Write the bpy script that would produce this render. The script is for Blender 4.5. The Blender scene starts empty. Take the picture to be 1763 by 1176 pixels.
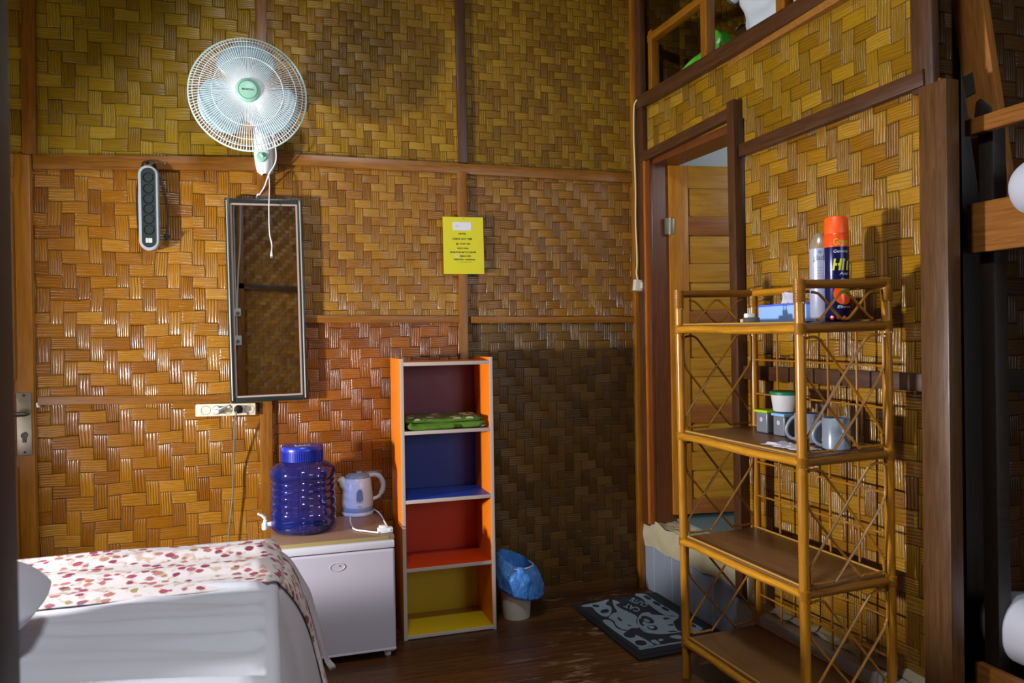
import bpy, bmesh, math, random
from mathutils import Vector, Matrix, noise, Euler
random.seed(7)
PI = math.pi
S = bpy.context.scene
COL = S.collection
# ------------------------------------------------------------------ camera model (1763 x 1176)
F, CX, CY = 1340.0, 881.5, 588.0
YAW, PIT, ROL = .3021, -.0052, -.01574
CAM = Vector((-1.813, -3.6, 1.281))
def _axes():
    f = Vector((math.sin(YAW)*math.cos(PIT), math.cos(YAW)*math.cos(PIT), math.sin(PIT)))
    r = Vector((math.cos(YAW), -math.sin(YAW), 0)); u = r.cross(f)
    c, s = math.cos(ROL), math.sin(ROL)
    return c*r+s*u, -s*r+c*u, f
RT, UP, FW = _axes()
def ray(x, y): return FW + RT*((x-CX)/F) - UP*((y-CY)/F)
def onY(x, y, Y=0.): d = ray(x, y); return CAM + d*((Y-CAM.y)/d.y)
def onX(x, y, X=0.): d = ray(x, y); return CAM + d*((X-CAM.x)/d.x)
def onZ(x, y, Z=0.): d = ray(x, y); return CAM + d*((Z-CAM.z)/d.z)
A = .053                                   # the bathroom wall stands a little off square
RW = Matrix.Rotation(A-PI/2, 4, 'Z')       # local x along that wall toward the camera, local y into the wall
def onR(x, y, d=0.):                       # -> (s, z) on the bathroom wall, d metres in front of it
    n = Vector((-math.cos(A), -math.sin(A), 0)); v = ray(x, y)
    p = CAM + v*((d-n.dot(CAM))/n.dot(v)); q = RW.inverted() @ p
    return q.x, q.z
# ------------------------------------------------------------------ colour, materials
def lin(c):
    if isinstance(c, str):
        c = tuple(int(c[i:i+2], 16)/255 for i in (0, 2, 4))
    return tuple(v/12.92 if v <= .04045 else ((v+.055)/1.055)**2.4 for v in c[:3]) + (1.,)
class NT:
    def __init__(s, name):
        s.mat = bpy.data.materials.new(name); s.mat.use_nodes = True
        s.t = s.mat.node_tree; s.t.nodes.clear()
        s.out = s.t.nodes.new('ShaderNodeOutputMaterial')
        s.p = s.t.nodes.new('ShaderNodeBsdfPrincipled')
        s.t.links.new(s.p.outputs[0], s.out.inputs[0])
    def n(s, typ, **kw):
        x = s.t.nodes.new('ShaderNode'+typ)
        for k, v in kw.items(): setattr(x, k, v)
        return x
    def put(s, sock, v):
        if hasattr(v, 'links'): s.t.links.new(v, sock)
        else: sock.default_value = v
    def m(s, op, a, b=0., c=0., clamp=False):
        x = s.n('Math', operation=op, use_clamp=clamp)
        s.put(x.inputs[0], a); s.put(x.inputs[1], b); s.put(x.inputs[2], c)
        return x.outputs[0]
    def mix(s, f, a, b): return s.m('ADD', s.m('MULTIPLY', f, b), s.m('MULTIPLY', s.m('SUBTRACT', 1., f), a))
    def obj(s): return s.n('TexCoord').outputs['Object']
    def sep(s, v):
        x = s.n('SeparateXYZ'); s.t.links.new(v, x.inputs[0]); return x.outputs
    def comb(s, a, b, c):
        x = s.n('CombineXYZ')
        for i, v in enumerate((a, b, c)): s.put(x.inputs[i], v)
        return x.outputs[0]
    def vmul(s, v, k):
        x = s.n('VectorMath', operation='MULTIPLY'); s.t.links.new(v, x.inputs[0]); x.inputs[1].default_value = k
        return x.outputs[0]
    def noise(s, v, scale, detail=3., rough=.55, dist=0.):
        x = s.n('TexNoise'); s.t.links.new(v, x.inputs['Vector'])
        x.inputs['Scale'].default_value = scale; x.inputs['Detail'].default_value = detail
        x.inputs['Roughness'].default_value = rough; x.inputs['Distortion'].default_value = dist
        return x.outputs['Fac']
    def white(s, v):
        x = s.n('TexWhiteNoise', noise_dimensions='3D'); s.t.links.new(v, x.inputs['Vector']); return x.outputs
    def ramp(s, f, stops):
        x = s.n('ValToRGB'); s.put(x.inputs[0], f); e = x.color_ramp.elements
        while len(e) < len(stops): e.new(.5)
        for q, (p, c) in zip(e, stops): q.position = p; q.color = lin(c)
        return x.outputs[0]
    def cmix(s, f, a, b, mode='MIX'):
        x = s.n('Mix', data_type='RGBA', blend_type=mode)
        s.put(x.inputs[0], f); s.put(x.inputs[6], a); s.put(x.inputs[7], b); return x.outputs[2]
    def smooth(s, v, lo, hi):
        x = s.n('MapRange', interpolation_type='SMOOTHSTEP'); s.put(x.inputs[0], v)
        s.put(x.inputs[1], lo); s.put(x.inputs[2], hi); return x.outputs[0]
    def bump(s, h, strength=.5, dist=.004):
        x = s.n('Bump'); s.bo = x.outputs[0]; x.inputs['Strength'].default_value = strength; x.inputs['Distance'].default_value = dist
        s.put(x.inputs['Height'], h); s.t.links.new(x.outputs[0], s.p.inputs['Normal'])
    def set(s, **kw):
        for k, v in kw.items(): s.put(s.p.inputs[k.replace('_', ' ')], v)
        return s
def plain(name, c, rough=.5, metal=0., var=.06, scale=18., bump=0., spec=.5, coat=0.):
    t = NT(name); v = t.obj(); n = t.noise(v, scale, 4)
    col = t.cmix(t.m('MULTIPLY', n, var*2), lin(c), tuple(x*.55 for x in lin(c)[:3])+(1,))
    t.set(Base_Color=col, Roughness=t.m('ADD', rough-.06, t.m('MULTIPLY', n, .12)), Metallic=metal)
    t.p.inputs['Specular IOR Level'].default_value = spec
    t.p.inputs['Coat Weight'].default_value = coat
    if bump: t.bump(t.noise(v, scale*4, 3), bump, .002)
    return t.mat
def wood(name, dark, light, rough=.35, axis=0, scale=6., spec=.5, wear=None, bump=.25):
    t = NT(name); v = t.obj(); k = [16., 16., 16.]; k[axis] = 1.1
    v2 = t.vmul(v, k)
    g = t.noise(v2, scale, 6, .65, .6); b = t.noise(v, 2.3, 3)
    f = t.m('ADD', t.m('MULTIPLY', g, .8), t.m('MULTIPLY', b, .3), clamp=True)
    col = t.ramp(f, [(.3, dark), (.75, light)])
    if wear:
        w = t.smooth(t.noise(t.vmul(v, k), scale*3, 5, .7), .66, .74)
        col = t.cmix(t.m('MULTIPLY', w, .7), col, lin(wear))
    t.set(Base_Color=col, Roughness=t.m('ADD', rough-.08, t.m('MULTIPLY', g, .18)))
    t.p.inputs['Specular IOR Level'].default_value = spec
    t.bump(g, bump, .002)
    return t.mat
def weave(name, w, stops, rough=.3, spec=.5, seed=0., ridge=1., coat=0.):
    """varnished 2/2 twill of flat bamboo bundles in the local x-z plane, bundle width w"""
    t = NT(name); v = t.obj(); x, y, z = t.sep(v)
    wob = t.noise(v, 3.1, 2); wob2 = t.noise(t.vmul(v, (1.7, 1, 2.3)), 2.6, 2)
    u = t.m('ADD', t.m('DIVIDE', x, w), t.m('ADD', t.m('MULTIPLY', wob, .55), seed))
    q = t.m('ADD', t.m('DIVIDE', z, w*1.02), t.m('ADD', t.m('MULTIPLY', wob2, .55), seed*.37))
    i = t.m('FLOOR', u); j = t.m('FLOOR', q); fu = t.m('SUBTRACT', u, i); fv = t.m('SUBTRACT', q, j)
    k = t.m('FLOORED_MODULO', t.m('ADD', i, j), 4.)
    H = t.m('LESS_THAN', k, 1.5); k2 = t.m('SUBTRACT', k, 2.)
    al = t.mix(H, t.m('MULTIPLY', t.m('ADD', k2, fv), .5), t.m('MULTIPLY', t.m('ADD', k, fu), .5))
    ac = t.mix(H, fu, fv)
    ida = t.mix(H, i, t.m('SUBTRACT', i, k)); idb = t.mix(H, t.m('SUBTRACT', j, k2), j)
    rnd = t.white(t.comb(ida, idb, t.m('MULTIPLY', H, 7.3)))
    r1 = rnd['Value']; r2 = t.sep(rnd['Color'])[1]; r3 = t.sep(rnd['Color'])[2]
    # reeds running along each bundle
    nre = t.m('ADD', 4., t.m('FLOOR', t.m('MULTIPLY', r2, 3.)))
    gv = t.comb(t.m('MULTIPLY', ac, 9.), t.m('MULTIPLY', al, .8), t.m('MULTIPLY', r1, 40.))
    gr = t.noise(gv, 1.6, 4, .6)
    ph = t.m('ADD', t.m('MULTIPLY', ac, nre), t.m('MULTIPLY', gr, .5))
    reed = t.m('POWER', t.m('ABSOLUTE', t.m('SINE', t.m('MULTIPLY', ph, PI))), .55)
    edge = t.m('MINIMUM', ac, t.m('SUBTRACT', 1., ac)); end = t.m('MULTIPLY', t.m('MINIMUM', al, t.m('SUBTRACT', 1., al)), 2.)
    e1 = t.smooth(edge, .0, t.m('ADD', .02, t.m('MULTIPLY', r2, .05))); e2 = t.smooth(end, .0, t.m('ADD', .02, t.m('MULTIPLY', r3, .09)))
    body = t.m('MULTIPLY', e1, e2)
    bul = t.m('SUBTRACT', 1., t.m('POWER', t.m('ABSOLUTE', t.m('SUBTRACT', t.m('MULTIPLY', al, 2.), 1.)), 2.5))
    rs = t.m('MULTIPLY', t.mix(H, .46, .19), t.m('ADD', .45, r3))
    h = t.m('ADD', t.m('MULTIPLY', bul, .55), t.m('ADD', t.m('MULTIPLY', reed, t.m('MULTIPLY', rs, ridge)), t.m('MULTIPLY', body, .45)))
    h = t.m('ADD', h, t.m('MULTIPLY', r1, .2))
    st = t.noise(t.comb(t.m('MULTIPLY', ac, 26.), t.m('MULTIPLY', al, 1.6), t.m('MULTIPLY', r3, 50.)), 1.3, 3, .7)
    f = t.m('ADD', t.m('MULTIPLY', r1, .30), t.m('ADD', t.m('ADD', t.m('MULTIPLY', gr, .36), t.m('MULTIPLY', st, .34)), t.m('MULTIPLY', t.noise(v, 1.6, 3), .3)))
    f = t.m('SUBTRACT', f, t.m('MULTIPLY', t.m('SUBTRACT', 1., H), .03))
    col = t.ramp(t.m('SUBTRACT', t.m('MULTIPLY', f, 1.25), .22), stops)
    crack = t.smooth(reed, .05, .5); cw = t.m('MULTIPLY', t.mix(H, .62, .20), t.m('ADD', .55, t.m('MULTIPLY', r2, .6)))
    dk = t.m('SUBTRACT', 1., t.m('MULTIPLY', cw, t.m('SUBTRACT', 1., crack)))
    dk = t.m('MULTIPLY', dk, t.m('MULTIPLY', t.m('ADD', .24, t.m('MULTIPLY', .48, e2)), t.m('ADD', .62, t.m('MULTIPLY', .38, e1))))  # dark gaps at bundle edges, shadow lines painted in at the ends
    col = t.cmix(1., col, t.comb(dk, dk, dk), 'MULTIPLY')
    t.set(Base_Color=col, Roughness=t.m('ADD', rough-.09, t.m('MULTIPLY', gr, .2)))
    t.p.inputs['Specular IOR Level'].default_value = spec
    t.bump(h, .9, w*.11)
    if coat:
        t.p.inputs['Coat Weight'].default_value = coat; t.p.inputs['Coat Roughness'].default_value = .14; t.t.links.new(t.bo, t.p.inputs['Coat Normal'])
    return t.mat
def glassy(name, c, rough=.05, ior=1.45, trans=1.):
    t = NT(name); t.set(Base_Color=lin(c), Roughness=rough, IOR=ior); t.p.inputs['Transmission Weight'].default_value = trans
    return t.mat
# ------------------------------------------------------------------ mesh builder
class MB:
    def __init__(s): s.bm = bmesh.new(); s.mi = 0
    def _mark(s, n0):
        s.bm.faces.ensure_lookup_table()
        for f in list(s.bm.faces)[n0:]: f.material_index = s.mi
    def box(s, c, size, bevel=0., rot=None, seg=2):
        n0 = len(s.bm.faces)
        M = Matrix.Translation(c) @ (rot.to_4x4() if rot else Matrix()) @ Matrix.Diagonal((*size, 1))
        r = bmesh.ops.create_cube(s.bm, size=1., matrix=M)
        if bevel:
            es = list({e for v in r['verts'] for e in v.link_edges})
            bmesh.ops.bevel(s.bm, geom=es, offset=bevel, segments=seg, affect='EDGES', profile=.6)
        s._mark(n0); return s
    def b2(s, lo, hi, bevel=0., seg=2):
        lo, hi = Vector(lo), Vector(hi); return s.box((lo+hi)/2, hi-lo, bevel, None, seg)
    def tube(s, pts, r, seg=8, closed=False):
        n0 = len(s.bm.faces)
        P = [Vector(p) for p in pts]; n = len(P); R = r if isinstance(r, (list, tuple)) else [r]*n
        T = []
        for i in range(n):
            a = P[(i-1) % n] if (closed or i) else P[0]; b = P[(i+1) % n] if (closed or i < n-1) else P[-1]
            T.append((b-a).normalized())
        up = Vector((0, 0, 1)) if abs(T[0].z) < .9 else Vector((1, 0, 0))
        N = (up - T[0]*up.dot(T[0])).normalized(); rings = []
        for i in range(n):
            if i:
                N = N - T[i]*N.dot(T[i])
                N = N.normalized() if N.length > 1e-6 else T[i].orthogonal().normalized()
            B = T[i].cross(N)
            rings.append([s.bm.verts.new(P[i]+(N*math.cos(2*PI*k/seg)+B*math.sin(2*PI*k/seg))*R[i]) for k in range(seg)])
        for i in range(n if closed else n-1):
            a, b = rings[i], rings[(i+1) % n]
            for k in range(seg): s.bm.faces.new((a[k], a[(k+1) % seg], b[(k+1) % seg], b[k]))
        if not closed:
            s.bm.faces.new(rings[0][::-1]); s.bm.faces.new(rings[-1])
        s._mark(n0); return s
    def lathe(s, prof, seg=32, M=None, closed=False, squash=None):
        n0 = len(s.bm.faces); M = M or Matrix(); rings = []
        for r, z in prof:
            if r < 1e-6: rings.append([s.bm.verts.new(M @ Vector((0, 0, z)))])
            else:
                rg = []
                for k in range(seg):
                    a = 2*PI*k/seg; q = squash(a, z) if squash else 1.
                    rg.append(s.bm.verts.new(M @ Vector((r*q*math.cos(a), r*q*math.sin(a), z))))
                rings.append(rg)
        L = list(zip(rings, rings[1:]))
        if closed: L.append((rings[-1], rings[0]))
        for a, b in L:
            if len(a) == 1 and len(b) == 1: continue
            for k in range(seg):
                k2 = (k+1) % seg
                if len(a) == 1: s.bm.faces.new((a[0], b[k2], b[k]))
                elif len(b) == 1: s.bm.faces.new((a[k], a[k2], b[0]))
                else: s.bm.faces.new((a[k], a[k2], b[k2], b[k]))
        if not closed:
            if len(rings[0]) > 1: s.bm.faces.new(rings[0][::-1])
            if len(rings[-1]) > 1: s.bm.faces.new(rings[-1])
        s._mark(n0); return s
    def cyl(s, c, r, h, seg=24, axis='Z', bev=0.):
        M = Matrix.Translation(c)
        if axis == 'Y': M = M @ Matrix.Rotation(PI/2, 4, 'X')
        if axis == 'X': M = M @ Matrix.Rotation(PI/2, 4, 'Y')
        p = [(r, -h/2), (r, h/2)] if not bev else [(r-bev, -h/2), (r, -h/2+bev), (r, h/2-bev), (r-bev, h/2)]
        return s.lathe(p, seg, M)
    def prism(s, poly, t0, t1, M=None):
        """polygon in local x-z, extruded along local y from t0 to t1"""
        n0 = len(s.bm.faces); M = M or Matrix()
        a = [s.bm.verts.new(M @ Vector((x, t0, z))) for x, z in poly]; b = [s.bm.verts.new(M @ Vector((x, t1, z))) for x, z in poly]
        n = len(poly)
        s.bm.faces.new(a); s.bm.faces.new(b[::-1])
        for i in range(n): s.bm.faces.new((a[i], b[i], b[(i+1) % n], a[(i+1) % n]))
        s._mark(n0); return s
    def grid(s, fn, nu, nv):
        n0 = len(s.bm.faces)
        V = [[s.bm.verts.new(fn(i/nu, j/nv)) for j in range(nv+1)] for i in range(nu+1)]
        for i in range(nu):
            for j in range(nv): s.bm.faces.new((V[i][j], V[i+1][j], V[i+1][j+1], V[i][j+1]))
        s._mark(n0); return s
    def soft(s, c, size, r, n=14, fn=None):
        """rounded box of soft stuff: every cube-face point is pushed onto a rounded box, then through fn"""
        n0 = len(s.bm.faces); h = Vector(size)/2; inner = Vector((max(h.x-r, 0), max(h.y-r, 0), max(h.z-r, 0))); cache = {}
        def vert(p):
            key = tuple(round(x, 5) for x in p)
            if key not in cache:
                q = Vector([max(-inner[i], min(inner[i], p[i])) for i in range(3)]); d = p-q
                w = q + Vector([d.normalized()[i]*min(r, h[i]) for i in range(3)]) if d.length > 1e-9 else p.copy()
                if fn: w = fn(w)
                cache[key] = s.bm.verts.new(Vector(c)+w)
            return cache[key]
        for ax in range(3):
            for sg in (-1, 1):
                b, e = (ax+1) % 3, (ax+2) % 3
                def P(i, j):
                    p = Vector((0, 0, 0)); p[ax] = sg*h[ax]
                    p[b] = -h[b]+2*h[b]*i/n; p[e] = -h[e]+2*h[e]*j/n; return p
                for i in range(n):
                    for j in range(n):
                        f = [vert(P(i, j)), vert(P(i+1, j)), vert(P(i+1, j+1)), vert(P(i, j+1))]
                        s.bm.faces.new(f if sg > 0 else f[::-1])
        s._mark(n0); return s
    def build(s, name, mat, parent=None, angle=40, loc=None, rot=None, mtx=None):
        bmesh.ops.recalc_face_normals(s.bm, faces=s.bm.faces)
        me = bpy.data.meshes.new(name); s.bm.to_mesh(me); s.bm.free()
        for m in (mat if isinstance(mat, (list, tuple)) else [mat]): me.materials.append(m)
        me.shade_smooth(); me.set_sharp_from_angle(angle=math.radians(angle))
        o = bpy.data.objects.new(name, me); COL.objects.link(o)
        if parent: o.parent = parent
        if mtx is not None: o.matrix_world = mtx
        if loc is not None: o.location = loc
        if rot is not None: o.rotation_euler = rot
        return o
def tag(o, label=None, cat=None, group=None, kind=None):
    if label: o['label'] = label
    if cat: o['category'] = cat
    if group: o['group'] = group
    if kind: o['kind'] = kind
    return o
def thing(name, label, cat, loc=(0, 0, 0), rot=(0, 0, 0), group=None):
    o = bpy.data.objects.new(name, None); COL.objects.link(o); o.empty_display_size = .05
    o.location = loc; o.rotation_euler = rot
    return tag(o, label, cat, group)
def struct(o, label, cat): return tag(o, label, cat, None, 'structure')
def copy_tree(o, parent=None):
    c = o.copy(); COL.objects.link(c)
    if parent: c.parent = parent
    for ch in list(o.children): copy_tree(ch, c)
    return c
def text(name, body, size, mat, parent, mtx, align='CENTER', thick=0., depth=.0003, shear=0.):
    """lettering as a thin mesh, upright in the local x-z plane, facing local -y"""
    cu = bpy.data.curves.new(name, 'FONT'); cu.body = body; cu.size = size; cu.align_x = align; cu.extrude = depth; cu.offset = thick
    cu.shear = shear; cu.resolution_u = 3
    tmp = bpy.data.objects.new(name, cu); COL.objects.link(tmp)
    dg = bpy.context.evaluated_depsgraph_get(); me = bpy.data.meshes.new_from_object(tmp.evaluated_get(dg))
    bpy.data.objects.remove(tmp); bpy.data.curves.remove(cu)
    me.transform(Matrix.Rotation(PI/2, 4, 'X')); me.transform(mtx)
    me.materials.clear(); me.materials.append(mat); me.name = name
    return me
def join_meshes(name, meshes, mat, parent):
    bm = bmesh.new()
    for m in meshes: bm.from_mesh(m); bpy.data.meshes.remove(m)
    me = bpy.data.meshes.new(name); bm.to_mesh(me); bm.free(); me.materials.append(mat)
    o = bpy.data.objects.new(name, me); COL.objects.link(o); o.parent = parent; return o
def T(x, y, z): return Matrix.Translation((x, y, z))
def spline(P, n=8):
    """Catmull-Rom through the points"""
    P = [Vector(p) for p in P]; out = []
    for i in range(len(P)-1):
        a, b, c, d = P[max(i-1, 0)], P[i], P[i+1], P[min(i+2, len(P)-1)]
        for k in range(n):
            t = k/n
            out.append(.5*((2*b)+(c-a)*t+(2*a-5*b+4*c-d)*t*t+(3*b-a-3*c+d)*t**3))
    return out+[P[-1]]
L_LEFT, L_FRONT, L_CEIL, L_BATH, L_SKY, EXPO = 105., 24., 30., 8., .8, .62
# ------------------------------------------------------------------ materials of the room
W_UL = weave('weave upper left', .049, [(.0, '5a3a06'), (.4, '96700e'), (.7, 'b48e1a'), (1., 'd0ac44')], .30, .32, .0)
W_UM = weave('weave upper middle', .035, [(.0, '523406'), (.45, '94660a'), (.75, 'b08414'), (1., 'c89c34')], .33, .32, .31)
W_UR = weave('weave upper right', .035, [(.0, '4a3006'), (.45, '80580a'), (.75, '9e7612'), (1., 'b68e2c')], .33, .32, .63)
W_L = weave('weave left', .050, [(.0, '643206'), (.4, '9c5c08'), (.7, 'b87810'), (1., 'd6a040')], .22, .5, .12, 1.25, .6)
W_M = weave('weave middle', .038, [(.0, '5e3406'), (.45, '965e0a'), (.75, 'b07a10'), (1., 'c89636')], .28, .5, .47)
W_MR = weave('weave middle right', .038, [(.0, '543006'), (.45, '86540a'), (.75, 'a26e12'), (1., 'ba8a32')], .28, .5, .21)
W_LM = weave('weave low middle', .046, [(.0, '542606'), (.45, '8a4a08'), (.75, 'a8600c'), (1., 'c07c24')], .27, .5, .55)
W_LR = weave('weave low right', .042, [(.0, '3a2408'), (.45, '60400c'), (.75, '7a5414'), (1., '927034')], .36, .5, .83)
W_RU = weave('weave over the door', .052, [(.0, '563806'), (.4, '865e0a'), (.7, 'a47a14'), (1., 'c49e40')], .24, .4, .9, 1.2, .3)
W_R = weave('weave bathroom wall', .052, [(.0, '5e3806'), (.4, '925e0a'), (.7, 'ae7c14'), (1., 'd0a444')], .22, .5, .4, 1.35, .8)
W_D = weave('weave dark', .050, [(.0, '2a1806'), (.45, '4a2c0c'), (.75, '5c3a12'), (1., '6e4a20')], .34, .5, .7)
WD_RAIL = wood('rail wood', '5a3008', '98600f', .36)
WD_DARK = wood('dark frame wood', '2e1a0c', '523016', .38)
WD_POST = wood('post wood', '3c240e', '604022', .34, wear='8c6e50')
WD_DOOR = wood('door wood', '84480c', 'b4781a', .36, axis=2, scale=4.)
WD_DOORX = wood('door wood across', '7e500e', 'aa7c1e', .38, axis=0, scale=4.)
WD_DOORM = wood('door rail wood', '5e3010', '8a5420', .4, axis=0, scale=4.)
WD_BUNK = wood('bunk wood', '5e3412', '94602a', .34, wear='b08c64')
WD_BUNKY = wood('bunk board wood', '5e3412', '94602a', .32, axis=1, wear='b89a78')
WD_BUNKZ = wood('ladder wood', '6a3c14', 'a0682c', .34, axis=2, wear='b89a78')
WD_BLACK = wood('blackened wood', '14100c', '2a1c12', .5)
STEEL = plain('steel', 'b4b09a', .35, .9, .2, 30)
STEEL_D = plain('worn steel', '5c5850', .4, .8)
WHITE_P = plain('white plastic', 'e6e8ea', .35, var=.02)
BLACK_P = plain('black plastic', '141616', .4)
PALE = plain('pale painted wall', 'c2cace', .7, var=.05, scale=5)
PLASTER = plain('rough plaster', 'a89c7c', .9, var=.25, scale=9, bump=.6)
TEAL = plain('teal floor tile', '5c7478', .4)
def tile_mat(name, c, w, off=0.):
    t = NT(name); v = t.obj(); x, y, z = t.sep(v)
    f = t.m('FRACT', t.m('ADD', t.m('DIVIDE', x, w), off)); line = t.smooth(t.m('ABSOLUTE', t.m('SUBTRACT', f, .5)), .488, .496)
    n = t.noise(v, 14, 4)
    col = t.cmix(line, t.cmix(t.m('MULTIPLY', n, .35), lin(c), lin('6c7078')), lin('b8bcc0'))
    t.set(Base_Color=col, Roughness=.35); t.bump(t.m('SUBTRACT', 1., line), .4, .002); return t.mat
TILE = tile_mat('grey tile', '7c8490', .165, .3)
TILE_L = tile_mat('pale ledge tile', 'a4a09a', .2, .1)
def floor_mat():
    t = NT('floor planks'); v = t.obj(); x, y, z = t.sep(v)
    q = t.m('DIVIDE', t.m('ADD', y, t.m('MULTIPLY', t.noise(v, .7, 2), .03)), .135); r = t.m('FLOOR', q); f = t.m('SUBTRACT', q, r)
    rn = t.white(t.comb(r, 3.1, .7))['Value']
    g = t.noise(t.comb(t.m('ADD', t.m('MULTIPLY', x, 1.2), t.m('MULTIPLY', rn, 30.)), t.m('MULTIPLY', y, 22.), 0.), 3.2, 6, .65, .4)
    f1 = t.m('ADD', t.m('MULTIPLY', g, .7), t.m('MULTIPLY', rn, .28))
    col = t.ramp(f1, [(.22, '26140a'), (.5, '4a2a0e'), (.8, '704414')])
    w1 = t.noise(t.comb(t.m('MULTIPLY', x, 3.4), t.m('MULTIPLY', y, 10.), 1.3), 2.6, 7, .72)
    w2 = t.noise(v, .95, 2)
    wear = t.m('MULTIPLY', t.smooth(w1, .53, .66), t.smooth(w2, .40, .56))
    col = t.cmix(t.m('MULTIPLY', wear, .75), col, lin('9a8066'))
    line = t.smooth(t.m('MINIMUM', f, t.m('SUBTRACT', 1., f)), .0, .022)
    col = t.cmix(line, lin('0c0805'), col)
    t.set(Base_Color=col, Roughness=t.m('ADD', .30, t.m('MULTIPLY', g, .25)))
    t.bump(t.m('ADD', t.m('MULTIPLY', g, .35), line), .35, .004); return t.mat
FLOOR = floor_mat()
# ------------------------------------------------------------------ the setting
XL, YF, ZC = -3.8, -4.8, 3.5               # left wall, wall behind the camera, ceiling
fl = MB().b2((XL, YF, -.06), (2.3, .06, 0)).build('floor', FLOOR); struct(fl, 'dark brown varnished plank floor with worn pale scuffs', 'floor')
ce = MB().b2((XL, YF, ZC), (2.3, .06, ZC+.06)).build('ceiling', WD_DARK); struct(ce, 'dark wooden ceiling high over the whole room', 'ceiling')
DX0, DX1, DZ1 = -3.22, -2.722, 2.055        # the doorway in the back wall
zs = {'r1': 2.06, 'r2': 1.365, 'r3': 1.02}
xs = {'s1': -2.72, 's2': -1.80, 's3': -.93}
wb = MB()
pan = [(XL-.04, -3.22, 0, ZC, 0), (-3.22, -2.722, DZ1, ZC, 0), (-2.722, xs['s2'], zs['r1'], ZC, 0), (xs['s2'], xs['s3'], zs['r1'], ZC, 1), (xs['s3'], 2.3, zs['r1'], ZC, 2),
       (-2.722, xs['s2'], 0, zs['r1'], 3), (xs['s2'], xs['s3'], zs['r2'], zs['r1'], 4), (xs['s3'], 2.3, zs['r2'], zs['r1'], 5),
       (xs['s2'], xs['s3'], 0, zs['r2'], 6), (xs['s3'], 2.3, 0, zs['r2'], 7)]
for a, b, c, d, k in pan:
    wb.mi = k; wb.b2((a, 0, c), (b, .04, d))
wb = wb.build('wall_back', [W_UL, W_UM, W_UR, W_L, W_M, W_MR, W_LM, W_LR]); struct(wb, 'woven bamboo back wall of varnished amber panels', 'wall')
NTRIM = [0]
def bar(a, b, width, depth, mat, label, frame=None, y0=0., bev=.003):
    """a batten on the plane y=0 of a frame, from (x, z) to (x, z), standing depth out of it"""
    a, b = Vector((a[0], a[1])), Vector((b[0], b[1])); d = b-a; mid = (a+b)/2; NTRIM[0] += 1
    M = (frame or Matrix()) @ T(mid.x, y0-depth/2, mid.y) @ Matrix.Rotation(-math.atan2(d.y, d.x), 4, 'Y')
    o = MB().box((0, 0, 0), (d.length, depth, width), bev).build('trim_%d' % NTRIM[0], mat, mtx=M)
    return struct(o, label, 'batten')
def bpt(x, y): p = onY(x, y, -.01); return (p.x, p.z)
def bar_px(p, q, wpx, mat, label, depth=.02, y0=0.): return bar(bpt(*p), bpt(*q), wpx*.00235, depth, mat, label, None, y0)
bar_px((57, 279), (478, 283), 25, WD_RAIL, 'upper horizontal rail on the back wall, left of the fan base')
bar_px((478, 273.5), (1099, 307.5), 21, WD_RAIL, 'upper horizontal rail on the back wall, right of the fan base', .018)
bar_px((470, 549.5), (793, 549.8), 14.5, WD_RAIL, 'middle horizontal rail between the mirror and the notice stud')
bar_px((810, 550.5), (1102, 550.5), 13.5, WD_RAIL, 'middle horizontal rail from the notice stud to the room corner')
bar_px((66, 690), (452, 686), 15, WD_RAIL, 'lower horizontal rail between the brown door and the mirror')
bar_px((48, -70), (51, 266), 21, WD_RAIL, 'upper stud above the brown door frame')
bar_px((448, -70), (452, 266), 20, WD_RAIL, 'upper stud behind the white fan', .018)
bar_px((452, 294), (463, 1040), 22, WD_RAIL, 'lower stud behind the mirror and the blue water jar', .018)
bar_px((789, -70), (797, 281), 19, WD_DARK, 'dark upper stud above the yellow notice', .022)
bar_px((794.5, 297), (803, 1040), 18, WD_RAIL, 'lower stud behind the yellow notice and the bookshelf', .026)
bar((-.028, 0), (-.028, ZC), .034, .035, WD_RAIL, 'corner batten where back wall and bathroom wall meet')
bb = MB().b2((-2.722, -.02, 0), (-.05, 0, .055), .004).build('baseboard_back', wood('dirty baseboard', '3a2008', '6a4214', .45)); struct(bb, 'low wooden baseboard along the back wall', 'baseboard')
# left wall with the window the daylight comes through
LW = T(XL, 0, 0) @ Matrix.Rotation(PI/2, 4, 'Z')       # local x = world y, local y = -world x
wy0, wy1, wz0, wz1 = -1.98, -1.19, .72, 1.265
w = MB()
for a, b, c, d in ((YF, wy0, 0, ZC), (wy1, .0, 0, ZC), (wy0, wy1, 0, wz0), (wy0, wy1, wz1, ZC)): w.b2((a, 0, c), (b, .04, d))
struct(w.build('wall_left', W_L, mtx=LW), 'woven bamboo wall on the left with a low window', 'wall')
w = MB()
for lo, hi in (((wy0-.05, -.02, wz0-.05), (wy1+.05, .05, wz0)), ((wy0-.05, -.02, wz1), (wy1+.05, .05, wz1+.05)), ((wy0-.05, -.02, wz0), (wy0, .05, wz1)), ((wy1, -.02, wz0), (wy1+.05, .05, wz1))): w.b2(lo, hi, .004)
struct(w.build('window_1', WD_RAIL, mtx=LW), 'open wooden window frame in the left wall', 'window')
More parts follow.
